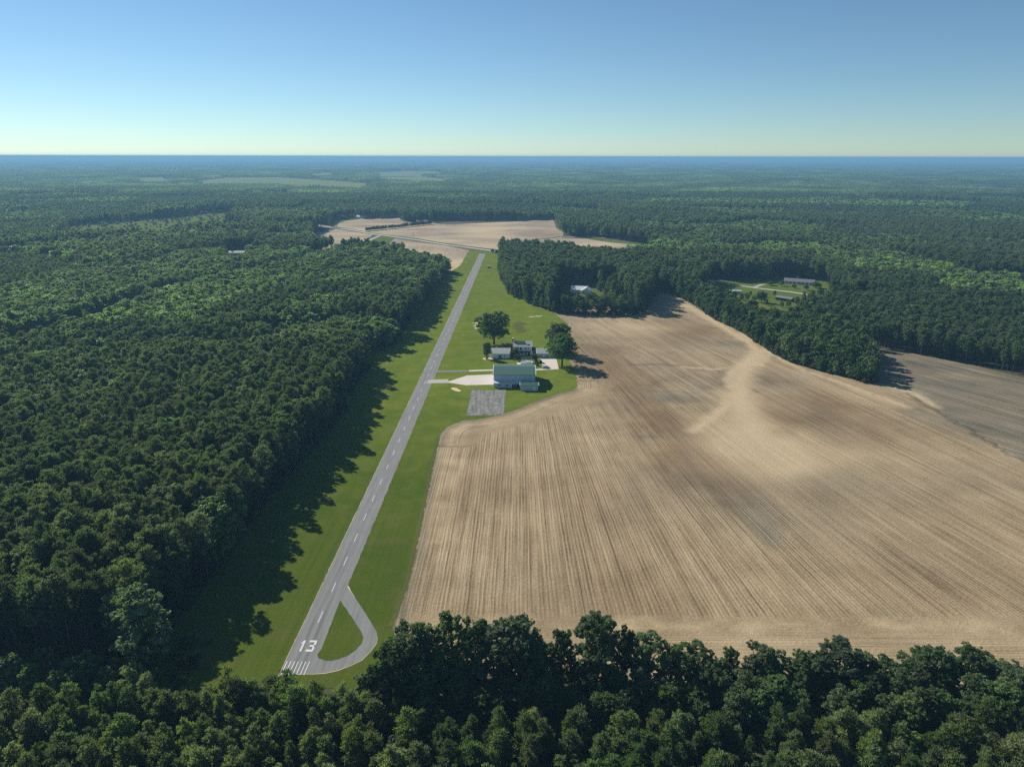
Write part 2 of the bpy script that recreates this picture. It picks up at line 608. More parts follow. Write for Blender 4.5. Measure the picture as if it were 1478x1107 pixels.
def field_mesh(name, poly, z, mat, spacing, attrs_fn):
    xs, ys = [p[0] for p in poly], [p[1] for p in poly]
    gx, gy = np.meshgrid(np.arange(min(xs), max(xs), spacing), np.arange(min(ys), max(ys), spacing))
    gx, gy = gx.ravel() + rng.uniform(-.3, .3, gx.size) * spacing, gy.ravel() + rng.uniform(-.3, .3, gy.size) * spacing
    ok = inside(gx, gy, poly)
    gx, gy = gx[ok], gy[ok]
    n = len(poly)
    vin = [Vector(p) for p in poly] + [Vector(p) for p in zip(gx, gy)]
    v, e, f, *_ = delaunay_2d_cdt(vin, [], [list(range(n))], 1, 1e-4)
    X, Y = np.array([p.x for p in v]), np.array([p.y for p in v])
    me = mesh(name, [(p.x, p.y, z) for p in v], f, mat)
    for k, a in attrs_fn(X, Y).items():
        at = me.attributes.new(k, 'FLOAT', 'POINT')
        at.data.foreach_set('value', np.asarray(a, dtype=np.float32))
    o = link(name, me)
    o['kind'] = 'structure'
    return o


# main ground: one sheet to the horizon
gx = [-40000, -20000, -10000, -5000, -2500] + list(range(-1500, 1501, 250)) + [2500, 5000, 10000, 20000, 40000]
gy = [-6000, -2000, -500] + list(range(0, 3001, 250)) + [4000, 6000, 10000, 18000, 28000, 40000]
gv = [(x, y, 0.0) for y in gy for x in gx]
nx = len(gx)
gf = [(j * nx + i, j * nx + i + 1, (j + 1) * nx + i + 1, (j + 1) * nx + i) for j in range(len(gy) - 1) for i in range(nx - 1)]
tag(link('ground', mesh('ground', gv, gf, M['ground'])), kind='structure')

# mown airfield grass: shady forest side, runway strip, house yard
forest_edge = [(-104, 132), (-93, 148), (-90, 165), (-89, 200), (-88, 240), (-86, 267), (-83, 305), (-82, 330), (-87, 350), (-84, 400), (-98, 425), (-80, 452),
               (-77, 530), (-75, 615), (-73, 700), (-70, 760)]
grass_poly = ([(-104, 134), (-60, 137.5), (-30, 138), (-8, 136)] + [(-8, 160), (-20, 290), (60, 330), (60, 600)]
              + GL([(760, 430), (735, 418), (728, 400), (723, 372), (724, 366), (700, 363), (676, 361.5), (662, 385)]) + [(-72, 800)] + forest_edge[::-1])
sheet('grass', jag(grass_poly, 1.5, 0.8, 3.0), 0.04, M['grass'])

# tilled field
yard_edge = GL([(565, 905), (574, 882), (590, 836), (604, 770), (618, 702), (630, 645), (634, 629), (644, 617), (668, 607), (690, 606),
                (718, 600), (738, 594), (760, 585), (800, 570), (828, 563.5), (833.5, 559), (833, 546), (829, 534), (822, 522), (819, 505),
                (821, 485), (820, 468), (806, 457), (797, 450)])
belt_front = GL([(940, 416), (965, 424), (985, 432), (1000, 440), (1030, 461), (1060, 475), (1075, 483), (1100, 500), (1117, 512), (1150, 527),
                 (1200, 540), (1250, 553), (1262, 553)])
right_edge = GL([(1258, 530), (1252, 506), (1262, 502), (1300, 507), (1340, 515), (1400, 527), (1478, 545), (1560, 564)]) + [(430, 340), (430, 150)]
bottom_edge = [(300, 140), (200, 139), (126, 139), (60, 140), (20, 141), (-8, 143), (-20, 148), (-29, 155)]
field_poly = yard_edge + GL([(850, 440), (930, 405)]) + belt_front + right_edge + bottom_edge
we = yard_edge[:7]
sheet('weed_strip', jag([(x - 1.0, y) for x, y in we] + [(x + .5, y) for x, y in we[::-1]], 0.8, 0.5, 81.0, 0.6), 0.10, M['dry'])
split_line = GL([(1262, 556), (1310, 570), (1350, 592), (1400, 622), (1478, 668), (1600, 740)])


def blob(X, Y, px, py, rx, ry):
    """soft patch centred on a ground point, radii in metres"""
    cx, cy_ = G(px, py)
    return np.exp(-(((X - cx) / rx) ** 2 + ((Y - cy_) / ry) ** 2))


def wobble(X, Y, s, seed):
    return np.array([noise.noise(Vector((x * s, y * s, seed))) for x, y in zip(X, Y)])


def field_attrs(X, Y):
    g = lambda u: np.where(u < 5, -0.012, -0.012 + 0.0021 * (np.minimum(u, 140) - 5))      # rows fan out to the right
    u = X.copy()
    for _ in range(25):
        u = 0.5 * u + 0.5 * (X + g(u) * (Y - 215))
    rc, ra = u, Y.copy()
    w1, w2 = wobble(X, Y, 0.05, 1.0), wobble(X, Y, 0.15, 5.0)
    # dark field on the far right: rows run with the forest edge
    a, b = Vector(G(1281, 508)), Vector(G(1478, 557))
    d = (b - a).normalized()
    n_ = Vector((-d.y, d.x))
    far = (seg_dist(X, Y, split_line) < 400) & (X > 195)
    sx, sy = np.array([p[0] for p in split_line]), np.array([p[1] for p in split_line])
    lim = np.interp(X, sx, sy)
    far &= Y > lim
    rc = np.where(far, 0.42 * (X * n_.x + Y * n_.y), rc)
    ra = np.where(far, X * d.x + Y * d.y, ra)
    # headland along the near hedgerow: rows run across
    hb = 163.0 + 0.7 * w1 - 0.012 * X
    head = (Y < hb) & (X > -26)
    rc, ra = np.where(head, Y, rc), np.where(head, X, ra)
    # curved turn rows below the yard
    yd = seg_dist(X, Y, yard_edge[4:17])
    turn = (yd < 15 + 4 * w1) & (Y > 285) & (Y < 380) & (X < 60)
    rc, ra = np.where(turn, yd, rc), np.where(turn, X, ra)
    soft = lambda dist, r: np.clip(1.15 - dist / (r * (1 + 0.35 * w2)), 0, 1)
    sand = np.zeros_like(X)
    crisp = lambda dist, r: np.clip(2.6 - 2.1 * dist / (r * (1 + 0.35 * w2)), 0, 1)
    for pts, r in (([(1072, 480), (1080, 492), (1092, 508), (1082, 520), (1062, 532), (1050, 546), (1056, 566), (1040, 592), (1018, 608)], 2.3),
                   ([(1092, 508), (1080, 524), (1070, 545), (1068, 566)], 4.0), ([(1112, 510), (1094, 528)], 3.0)):
        sand = np.maximum(sand, (0.82 + 0.4 * w2) * crisp(seg_dist(X, Y, GL(pts)), r))
    for pts, r in (([(1072, 480), (1080, 492), (1092, 508), (1080, 520), (1060, 534), (1052, 548)], 4.5),
                   ([(1092, 508), (1106, 505), (1118, 512)], 6.0), ([(1095, 512), (1078, 530), (1068, 548), (1068, 575), (1070, 600)], 9.5),
                   ([(1056, 580), (1040, 596), (1022, 608), (1000, 622)], 5.0), ([(1052, 532), (1030, 533), (1000, 531), (985, 529)], 1.7),
                   ([(1066, 570), (1076, 600), (1095, 630)], 14.0), ([(940, 416), (965, 428), (1000, 446), (1040, 470), (1076, 492)], 5.5),
                   ([(1117, 514), (1160, 535), (1210, 552), (1262, 570), (1310, 588)], 2.2),
                   ([(1290, 560), (1320, 568), (1352, 588)], 2.6)):
        sand = np.maximum(sand, soft(seg_dist(X, Y, GL(pts)), r))
    tracks = sand.copy()
    fan = blob(X, Y, 1092, 652, 23, 26) * 0.95 + blob(X, Y, 1155, 660, 34, 22) * 0.45 + blob(X, Y, 1050, 618, 15, 13) * 0.55 + blob(X, Y, 1135, 585, 16, 20) * 0.3
    sand = np.maximum(sand, np.clip(fan * (1 + 0.5 * w1), 0, 0.95))
    sand = np.maximum(sand, np.clip(blob(X, Y, 905, 470, 35, 26) * (0.5 + 0.6 * w1), 0, 1))
    sand = np.maximum(sand, np.clip(blob(X, Y, 965, 435, 16, 30) * 0.5, 0, 1))
    edge = seg_dist(X, Y, yard_edge[:15])
    sand = np.maximum(sand, np.clip(np.clip(1 - np.abs(edge - 7) / 7, 0, 1) * (0.45 + 0.8 * w2), 0, 0.7) * (Y > 205))
    sand = np.maximum(sand, np.clip((hb - Y) / 18, 0, 1) * np.clip(0.42 + 0.9 * w2, 0, 0.8))
    sand = np.maximum(sand, np.clip(0.55 + 1.2 * w2 - np.abs(Y - hb) / 5, 0, 0.8) * (X > -24))
    brown = np.clip(soft(seg_dist(X, Y, GL([(868, 505), (915, 570), (975, 640), (1010, 680)])), 22) * (0.80 + 0.35 * w1)
                    + soft(seg_dist(X, Y, GL([(975, 600), (1000, 650), (1040, 720)])), 16) * (0.22 + 0.25 * w1)
                    + blob(X, Y, 1172, 582, 22, 20) * 0.95 + blob(X, Y, 1145, 605, 14, 14) * 0.5 + blob(X, Y, 1230, 615, 26, 20) * 0.55 + blob(X, Y, 985, 475, 28, 38) * 0.75 + blob(X, Y, 990, 560, 22, 26) * 0.45
                    + 0.55 * wobble(X, Y, 0.018, 9.0), 0, 1)
    damp = np.clip(blob(X, Y, 965, 573, 11, 8) * 0.75 + blob(X, Y, 1015, 556, 22, 14) * 0.30 + blob(X, Y, 1055, 498, 14, 18) * 0.55
                   + blob(X, Y, 985, 578, 14, 5) * 0.35 + blob(X, Y, 1110, 772, 3.5, 8) * 0.75 + blob(X, Y, 1085, 735, 9, 16) * 0.45
                   + blob(X, Y, 870, 580, 9, 9) * 0.25 + blob(X, Y, 1170, 690, 20, 10) * 0.3 + blob(X, Y, 1140, 710, 60, 30) * 0.30 + blob(X, Y, 1060, 545, 30, 30) * .3 + .25 * wobble(X, Y, .03, 19.0), 0, 1)
    for pts, r, k in (([(908, 527), (950, 526), (990, 529)], 1.3, 0.9), ([(935, 565), (975, 565), (1005, 568)], 1.2, 0.7),
                      ([(920, 631), (965, 630), (1000, 628)], 0.8, 0.8), ([(985, 660), (1000, 652)], 0.9, 0.7),
                      ([(1000, 622), (1022, 609), (1042, 596)], 1.0, 0.8)):
        damp = np.maximum(damp, k * np.clip(1.2 - seg_dist(X, Y, GL(pts)) / (r + 1.1), 0, 1))
    damp = np.maximum(damp, np.clip(1.35 - edge / 3.6, 0, 1) * np.clip(0.8 + 0.6 * w2, 0, 1) * 0.95)
    damp = np.where(far, np.maximum(damp, (0.88 + 0.35 * w1) * np.clip((Y - lim) / (26 + 10 * w1), 0.1, 1)), damp)
    damp = np.maximum(damp, np.clip(1 - seg_dist(X, Y, GL([(1330, 598), (1400, 622), (1478, 648), (1560, 670)])) / 14, 0, 1) * 0.75 * (1 + w2 * .6))
    brown = np.where(far, brown * 0.2, brown)
    plain = np.where(turn, 0.15, np.where(head, 0.35, 0.0)) + np.clip(tracks, 0, 1) * 0.5
    plain = np.where((np.abs(Y - hb) < 4) & (X > -28), 1.0, plain)
    plain = np.where((np.abs(yd - 15 - 4 * w1) < 4) & (Y > 285) & (Y < 384) & (X < 64), 1.0, plain)
    plain = np.where((np.abs(Y - lim) < 5) & (X > 190), 1.0, plain)
    return dict(rowc=rc, rowa=ra, sand=np.clip(sand, 0, 1), damp=np.clip(damp, 0, 1), brown=brown, plain=np.clip(plain, 0, 1))


field_mesh('tilled_field', jag(field_poly, 1.6, 0.7, 11.0), 0.09, M['soil'], 2.6, field_attrs)


def far_attrs(dirdeg, damp0):
    def fn(X, Y):
        a = R(dirdeg)
        w = wobble(X, Y, 0.012, 2.0 + dirdeg)
        w2 = wobble(X * 0.5, Y, 0.02, 7.0 + dirdeg)
        return dict(rowc=X * math.cos(a) - Y * math.sin(a), rowa=X * math.sin(a) + Y * math.cos(a), sand=np.clip(0.30 + 1.1 * w2, 0, 1),
                    damp=np.clip(damp0 + 0.6 * w, 0, 1), brown=np.clip(0.1 - 0.5 * w2, 0, 0.5), plain=np.full_like(X, 0.4))
    return fn


far_upper = GL([(478, 326), (487, 318), (522, 316), (575, 314.5), (584, 321), (626, 322.5), (646, 324.5), (700, 322), (745, 320), (798, 317), (803, 330),
                (814, 336), (812, 342), (770, 347.5), (727, 357.5), (723, 361), (700, 358.5), (644, 351.5), (603, 344.5), (542, 337), (501, 330)])
field_mesh('far_field', jag(far_upper, 6, 2.0, 21.0), 0.08, M['farsoil'], 14, far_attrs(62, 0.12))
far_left = GL([(452, 339), (478, 330), (497, 332.5), (538, 339.5), (519, 352), (505, 362), (455, 362)])
field_mesh('far_field.001', jag(far_left, 6, 2.0, 23.0), 0.08, M['farsoil'], 14, far_attrs(20, 0.2))
far_mid = GL([(569, 344.5), (603, 349.5), (646, 355.5), (677, 361.5), (664, 384), (650, 392), (545, 372)])
field_mesh('far_field.002', jag(far_mid, 5, 1.5, 25.0), 0.08, M['farsoil'], 12, far_attrs(-5, 0.2))
far_right = GL([(723, 363), (728, 358.5), (771, 349), (812, 344), (835, 344.5), (860, 345.5), (882, 349.5), (914, 353), (940, 360), (938, 368),
                (905, 373), (840, 375), (740, 368)])
field_mesh('far_field.003', jag(far_right, 6, 2.0, 27.0), 0.08, M['farsoil'], 12, far_attrs(70, 0.15))
tri = GL([(520, 352.5), (547, 340), (568, 344), (543, 362), (512, 364)])
sheet('grass.001', jag(tri, 4, 1.0, 31.0), 0.10, M['lawn'])
margin = GL([(855, 342), (882, 347), (930, 352), (942, 359), (915, 353.5), (882, 350.5), (850, 346)])
sheet('grass.002', jag(margin, 4, 1.0, 33.0), 0.10, M['lawn'])
vill = GL([(480, 318), (512, 314), (520, 316.5), (490, 320)])
sheet('grass.003', jag(vill, 5, 1.5, 34.0), 0.10, M['lawn'])
canopy_line = GL([(1010, 404), (1032, 411), (1052, 425), (1072, 432), (1092, 436), (1110, 441), (1130, 447), (1147, 441)], 13)
house_lawn = GL([(1030, 405.5), (1085, 404), (1110, 403), (1135, 400), (1190, 406), (1202, 420)]) + GL([(1196, 428), (1170, 433)], 12) + canopy_line[::-1]
lawn_open = house_lawn
sheet('grass.004', jag(house_lawn, 2.5, 1.5, 35.0), 0.05, M['lawn'])
grove_yard = [(42, 612), (98, 608), (104, 700), (40, 695)]
sheet('grass.005', jag(smooth_closed(grove_yard, 2), 3, 1.5, 36.0), 0.05, M['lawn'])
crop_polys = [GL([(276, 262.5), (300, 259.5), (325, 256.5), (400, 256.3), (480, 261), (545, 266.5)]) + GL([(524, 270), (450, 267.2), (375, 264.5), (290, 264.5)], 17),
              GL([(540, 255.5), (600, 255), (648, 259)]) + GL([(645, 262), (600, 261.5), (545, 258)], 17),
              GL([(448, 251.5), (478, 248.5)]) + GL([(484, 252.5), (450, 254.5)], 17), GL([(538, 249), (600, 247), (640, 247.8)]) + GL([(640, 251), (545, 252)], 17),
              GL([(190, 257.5), (235, 256)]) + GL([(255, 261), (200, 261.5)], 17)]
for i, p in enumerate(crop_polys):
    sheet('crop_field', jag(p, 25, 8, 41.0 + i, 0.01), 0.3, M['farcrop'])
clear_poly = GL([(95, 327), (180, 320), (250, 314), (308, 307), (345, 309)]) + GL([(320, 322), (240, 334), (180, 338), (105, 339)], 15)
sheet('grass.006', jag(clear_poly, 8, 5, 51.0, 0.05), 0.06, M['scrub'])

# roads and tracks
def strip(name, line, width, z, mat, amp=0.0):
    P = [Vector(p) for p in line]
    l_, r_ = [], []
    for i, p in enumerate(P):
        d = (P[min(i + 1, len(P) - 1)] - P[max(i - 1, 0)]).normalized()
        n = Vector((-d.y, d.x))
        w = width / 2
        l_.append(p + n * w)
        r_.append(p - n * w)
    pts = [tuple(p) for p in l_ + r_[::-1]]
    if amp:
        pts = jag(pts, 2.0, amp, width)
    return sheet(name, pts, z, mat)


road_line = GL([(440, 323), (470, 327.3), (501, 331.2), (542, 338.4), (603, 346.8), (644, 353.6), (700, 360.8), (724, 364.3), (760, 368)]) + [(120, 880), (200, 840)]
strip('road', road_line, 7.5, 0.14, M['road'])
strip('grass.007', [(x, y + 9) for x, y in road_line], 6.0, 0.11, M['lawn'], 0.8)
strip('dirt_road', GL([(724, 360.5), (745, 353), (770, 348.3), (812, 343), (850, 342), (900, 345)]), 6.0, 0.13, M['road'], 0.6)
strip('grass.008', GL([(726, 358), (748, 350.5), (772, 346.6), (812, 341.5)]), 7.0, 0.115, M['scrub'], 1.2)
strip('farm_track', GL([(548, 340.5), (533, 347), (520, 352), (498, 363), (462, 372), (452, 380), (430, 388)]), 5.0, 0.13, M['road'], 0.4)
strip('gravel_road', GL([(1010, 401), (1038, 407.3), (1065, 412), (1092, 416), (1140, 421.5), (1176, 427), (1240, 437)]), 5.2, 0.12, M['road'], 0.3)
strip('driveway', GL([(1088, 415.5), (1098, 411.5), (1104, 410.5)]), 4.0, 0.13, M['road'], 0.3)

# ------------------------------------------------------------------ runway
C0, C1 = (-52.62, 142.5), (-38.6, 925.5)
rd = (Vector(C1) - Vector(C0)).normalized()
rn = Vector((rd.y, -rd.x))                      # to the right of the runway


def RW(a, b):
    """runway coordinates: a metres to the right of the centre line, b metres from the threshold"""
    p = Vector(C0) + rn * a + rd * b
    return (p.x, p.y)


HW = 3.85
outer = smooth_closed(GL([(439.5, 972), (451, 972.2), (469, 971), (487, 967), (508, 959), (523, 951.6), (536, 938), (543, 928), (545.3, 920), (543.7, 912),
                          (537.8, 902.5), (529, 887.6), (514, 865), (501.6, 846)]), 0)
inner = GL([(491, 866.8), (499, 878), (511, 896), (521, 911.5), (524.4, 920), (522, 929), (514, 937.5), (502, 946), (490, 951), (478, 953.8),
            (468, 953), (460, 950), (457.8, 945)])
run = [RW(-HW, -0.2), RW(0, -0.25)] + outer + [RW(HW, 37.5), RW(HW, 400), RW(HW - .2, 784), RW(-HW + .2, 787), RW(-HW, 400)]
# ring with its grass island cut out: asphalt as one outline that runs round the island through a slit
apex = RW(HW, 26)
run_full = [RW(-HW, -0.2)] + outer[:-1] + [RW(HW, 37.3), RW(HW, 400), RW(HW - .2, 784), RW(-HW + .2, 787), RW(-HW, 400)]
runway = sheet('runway', jag(run_full, 2.0, 0.04, 61.0, 0.5), 0.10, M['asphalt'])
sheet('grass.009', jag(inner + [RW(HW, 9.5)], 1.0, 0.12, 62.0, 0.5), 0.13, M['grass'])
sheet('runway_shoulder', jag([RW(-HW - .1, -0.4)] + [(p[0] + .12, p[1] - .25) for p in outer[:-1]] + [RW(HW + .05, 38), RW(HW + .15, 400), RW(HW, 784), RW(-HW, 787), RW(-HW - .15, 400)],
                             1.5, 0.10, 63.0, 0.5), 0.07, M['sand'])


def marking(name, polys, z=0.135):
    mb = MB()
    for p in polys:
        mb.poly([(*RW(a, b), z) for a, b in p])
    me = mesh(name, mb.v, mb.f, M['markpaint'])
    for q in me.polygons:
        if q.normal.z < 0:
            q.flip()
    o = link(name, me)
    o['kind'] = 'structure'
    return o


for i in range(7):
    x = -3.35 + i * 0.93
    marking('runway_stripe', [[(x - .11, 0.1), (x + .11, 0.1), (x + .11, 4.9), (x - .11, 4.9)]])
b = 20.4
while b < 760:
    marking('runway_dash', [[(-.11, b), (.11, b), (.11, b + 4.9), (-.11, b + 4.9)]])
    b += 14.1
# the numeral 13
d1 = [[(-1.55, 8.6), (-1.05, 8.6), (-1.05, 13.0), (-1.45, 13.0), (-1.95, 12.0), (-1.95, 11.55), (-1.55, 11.9)]]
d3 = [[(0.0, 8.6), (1.75, 8.6), (1.95, 9.2), (1.95, 9.4), (0.0, 9.4)], [(0.55, 10.45), (1.6, 10.45), (1.6, 11.2), (0.55, 11.2)],
      [(0.0, 12.25), (1.95, 12.25), (1.95, 12.45), (1.75, 13.0), (0.0, 13.0)], [(1.4, 9.4), (1.95, 9.4), (1.95, 10.4), (1.85, 10.45), (1.4, 10.45)],
      [(1.4, 11.2), (1.85, 11.2), (1.95, 11.3), (1.95, 12.25), (1.4, 12.25)]]
marking('runway_number', d1)
marking('runway_number', d3)

# paths, apron and pads by the hangar
sheet('concrete_apron', GL([(647, 551), (674, 542.2), (712.5, 540.6), (712.5, 555.4), (672, 556.3), (647, 552.5)]), 0.12, M['concrete'])
sheet('path', GL([(619, 548.5), (647, 547.3), (648, 553), (615, 553.6)]), 0.11, M['road'])
sheet('path.001', GL([(624, 535.6), (677, 534.6), (677, 536.5), (622, 538.2)]), 0.11, M['asphalt'])
sheet('path.002', GL([(677, 534.6), (713, 533.4), (713, 535.4), (677, 536.5)]), 0.125, M['concrete'])
sheet('path.003', GL([(770, 533), (790, 532), (790, 534), (770, 535)]), 0.11, M['concrete'])
sheet('concrete_pad', GL([(780, 517), (803, 517), (806.5, 533), (788, 534), (781.5, 525)]), 0.12, M['concrete'])
sheet('concrete_pad.001', GL([(746, 523), (769, 522), (771, 527), (747, 528)]), 0.12, M['concrete'])
sheet('court', jag(GL([(680.6, 563), (730, 563.6), (727.3, 599), (673.7, 600)]), 1.5, 0.35, 71.0), 0.10, M['court'])
sheet('court_margin', jag(GL([(679, 561.5), (731.5, 562), (729, 601), (671.5, 601.8)]), 1.5, 0.7, 72.0), 0.07, M['scrub'])
sheet('bare_sand', jag(smooth_closed(GL([(650, 560), (656, 559.3), (666, 563.5), (665, 565.5), (657, 565)]), 2), 0.8, 0.4, 73.0), 0.075, M['sand'])
sheet('bare_sand.001', jag(smooth_closed(GL([(684, 466), (689, 464), (691, 474), (688, 476)]), 1), 0.5, 3.6, 74.0), 0.075, M['sand'])
sheet('bare_sand.002', jag(smooth_closed(GL([(758, 457.4), (784, 456), (783, 456.7), (760, 458.2)]), 1), 0.5, 2.4, 75.0), 0.075, M['sand'])
sheet('bare_sand.003', jag(smooth_closed(GL([(696, 517), (713, 516.5), (712, 519.5), (697, 519.5)]), 2), 0.8, 0.5, 76.0), 0.075, M['sand'])
sheet('dirt_patch', jag(smooth_closed(GL([(738, 466), (752, 463), (759, 470), (757, 480), (744, 481)]), 1), 1.0, 5.0, 78.0), 0.06, M['dry'])
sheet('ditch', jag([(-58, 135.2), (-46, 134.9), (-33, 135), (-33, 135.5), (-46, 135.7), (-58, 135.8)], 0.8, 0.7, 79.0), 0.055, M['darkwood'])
sheet('dirt_patch.001', jag(smooth_closed(GL([(722, 372), (729, 370), (727, 395), (716, 396)]), 1), 2.0, 0.8, 80.0), 0.06, M['scrub'])

# ------------------------------------------------------------------ buildings
def gable(name, label, cat, cx, cy, rotz, L, D, eave, ridge, wall, roof, over=0.4, trim=None, group=None):
    """house body with the ridge along local x: a thing with wall, roof (> fascia)"""
    t = thing(name, label, cat, (cx, cy, 0.0), rotz, group)
    w = MB()
    w.prism([(-L / 2, -D / 2, -0.3), (-L / 2, D / 2, -0.3), (-L / 2, D / 2, eave), (-L / 2, 0, ridge), (-L / 2, -D / 2, eave)], (L, 0, 0))
    w.build('wall', M[wall], t)
    sl = (ridge - eave) / (D / 2)
    e, th = eave - over * sl + 0.02, 0.16
    r = MB()
    r.prism([(-L / 2 - over, -D / 2 - over, e), (-L / 2 - over, 0, ridge + 0.02), (-L / 2 - over, D / 2 + over, e), (-L / 2 - over, D / 2 + over, e + th),
             (-L / 2 - over, 0, ridge + 0.02 + th), (-L / 2 - over, -D / 2 - over, e + th)], (L + 2 * over, 0, 0))
    ro = r.build('roof', M[roof], t)
    if trim:
        f = MB()
        for sx in (-1, 1):
            x = sx * (L / 2 + over) - (0.0 if sx > 0 else 0.28)
            f.prism([(x, -D / 2 - over - .02, e - .06), (x, 0, ridge - .04), (x, D / 2 + over + .02, e - .06), (x, D / 2 + over + .02, e + th + .05),
                     (x, 0, ridge + th + .07), (x, -D / 2 - over - .02, e + th + .05)], (0.28, 0, 0))
        f.box(-L / 2 - over + .3, L / 2 + over - .3, D / 2 + over, D / 2 + over + .25, e - .06, e + th + .10)
        f.build('fascia', M[trim], ro)
    return t


def window(parent, x, y, z, w, h, face='y', mat='glass'):
    """window on the wall facing -y (or -x / +x): frame with a sill and a pane"""
    fr, pa, si = MB(), MB(), MB()
    if face == 'y':
        for a in ((x - w / 2 - .1, x - w / 2, z, z + h), (x + w / 2, x + w / 2 + .1, z, z + h), (x - w / 2 - .1, x + w / 2 + .1, z + h, z + h + .12)):
            fr.box(a[0], a[1], y - .07, y + .02, a[2], a[3])
        pa.box(x - w / 2, x + w / 2, y - .035, y + .02, z, z + h)
        si.box(x - w / 2 - .15, x + w / 2 + .15, y - .14, y + .02, z - .1, z)
    else:
        s = -1 if face == '-x' else 1
        xa, xb = sorted((x, x + s * .07))
        for a in ((y - w / 2 - .1, y - w / 2, z, z + h), (y + w / 2, y + w / 2 + .1, z, z + h), (y - w / 2 - .1, y + w / 2 + .1, z + h, z + h + .12)):
            fr.box(xa, xb, a[0], a[1], a[2], a[3])
        xa, xb = sorted((x, x + s * .035))
        pa.box(xa, xb, y - w / 2, y + w / 2, z, z + h)
        xa, xb = sorted((x, x + s * .14))
        si.box(xa, xb, y - w / 2 - .15, y + w / 2 + .15, z - .1, z)
    p = pa.build('window', M[mat], parent)
    fr.build('frame', M['white'], p)
    si.build('sill', M['white'], p)
    return p


def door(parent, x, y, w, h, mat, knob=True):
    d = MB().box(x - w / 2, x + w / 2, y - .06, y + .02, 0.0, h).build('door', M[mat], parent)
    f = MB()
    for a in ((x - w / 2 - .12, x - w / 2, 0, h), (x + w / 2, x + w / 2 + .12, 0, h), (x - w / 2 - .12, x + w / 2 + .12, h, h + .14)):
        f.box(a[0], a[1], y - .08, y + .02, a[2], a[3])
    f.build('door_frame', M['white'], d)
    if knob:
        MB().box(x + w / 2 - .2, x + w / 2 - .1, y - .12, y - .055, 1.0, 1.12).build('handle', M['rim'], d)
    return d


# aircraft hangar with green metal roof, lean-to and annex
hx0, hx1, hy0 = G(712.8, 560)[0], G(772.2, 541, 6.6)[0], G(730, 560)[1]
LD = 3.0
hcx, hL = (hx0 + hx1) / 2, hx1 - hx0
hD = G(740, 526.3, 6.75)[1] - 0.35 - (hy0 + LD)
hy = hy0 + LD + hD / 2
hang = gable('hangar', 'large metal hangar with a green roof and pale trim beside the concrete apron', 'hangar', hcx, hy, 0, hL, hD, 6.6, 8.3, 'hangar_siding', 'green_roof', 0.35, 'trim')
yf = -hD / 2
lt = MB()
lt.prism([(-hL / 2, yf - .003, 0), (-hL / 2, yf - LD, 0), (-hL / 2, yf - LD, 2.75), (-hL / 2, yf - .003, 3.3)], (hL * 0.66, 0, 0))
lean = lt.build('lean_to', M['hangar_siding'], hang)
MB().prism([(-hL / 2 - .25, yf - LD - .3, 2.72), (-hL / 2 - .25, yf - .005, 3.33), (-hL / 2 - .25, yf - .005, 3.45), (-hL / 2 - .25, yf - LD - .3, 2.84)], (hL * .66 + .5, 0, 0)).build('lean_to_roof', M['lean_roof'], lean)
dx = G(744.5, 560)[0] - hcx
dd = MB().box(dx - 2.1, dx + 2.1, yf - LD - .05, yf - LD + .02, 0, 2.45).build('garage_door', M['shadow_interior'], hang)  # near-black panel paints the shade inside the open garage doorway
df = MB()
for a in ((dx - 2.35, dx - 2.1, 0, 2.45), (dx + 2.1, dx + 2.35, 0, 2.45), (dx - 2.35, dx + 2.35, 2.45, 2.7)):
    df.box(a[0], a[1], yf - LD - .09, yf - LD + .02, a[2], a[3])
df.build('door_frame', M['white'], dd)
# big sliding doors on the apron side
for k in range(2):
    s = MB().box(-hL / 2 - .10, -hL / 2 + .02, -7.6 + k * 7.7, -.1 + k * 7.7, 0.05, 5.2).build('sliding_door', M['bluedoor'], hang)
    MB().box(-hL / 2 - .16, -hL / 2 - .10, -1.1 + k * 2.0, -.9 + k * 2.0, 1.2, 1.7).build('handle', M['rim'], s)
MB().box(-hL / 2 - .22, -hL / 2 + .02, -9.2, 9.2, 5.35, 5.6).build('door_rail', M['trim'], hang)
for sx in (-1, 1):
    for sy in (-1, 1):
        MB().box(sx * hL / 2 - .14, sx * hL / 2 + .14, sy * hD / 2 - .10, sy * hD / 2 + .10, 0, 6.35).build('corner_trim', M['trim'], hang)
for k in range(3):
    window(hang, -hL / 2 + 3 + k * 4.2, yf - LD, 1.1, 1.3, 0.9)
# annex shed in front of the hangar's right end
ax0, ax1 = G(751.5, 564)[0], G(776.5, 564)[0]
ay0 = G(760, 564.2)[1]
an = gable('storage_shed', 'small metal shed with a green roof built against the front of the hangar', 'shed', (ax0 + ax1) / 2, ay0 + 2.6, 0, ax1 - ax0, 5.2, 3.0, 3.75, 'hangar_siding', 'green_roof', 0.25, 'trim')
door(an, 2.6, -2.6, 1.0, 2.0, 'siding')

# white outbuilding
sx0, sx1, sy0 = G(708.5, 517)[0], G(736, 517)[0], G(720, 517.3)[1]
ws = gable('outbuilding', 'white outbuilding with a pale metal roof and a green door below the big oak', 'outbuilding', (sx0 + sx1) / 2, sy0 + 5, 0, sx1 - sx0, 10, 3.1, 5.3, 'siding', 'pale_roof', 0.45)
ddx = G(722, 515)[0] - (sx0 + sx1) / 2
door(ws, ddx, -5, 1.7, 2.1, 'greendoor')
window(ws, ddx + 2.6, -5, 1.0, .8, .9)
window(ws, -(sx1 - sx0) / 2, 0, 1.0, 1.1, 1.1, '-x')

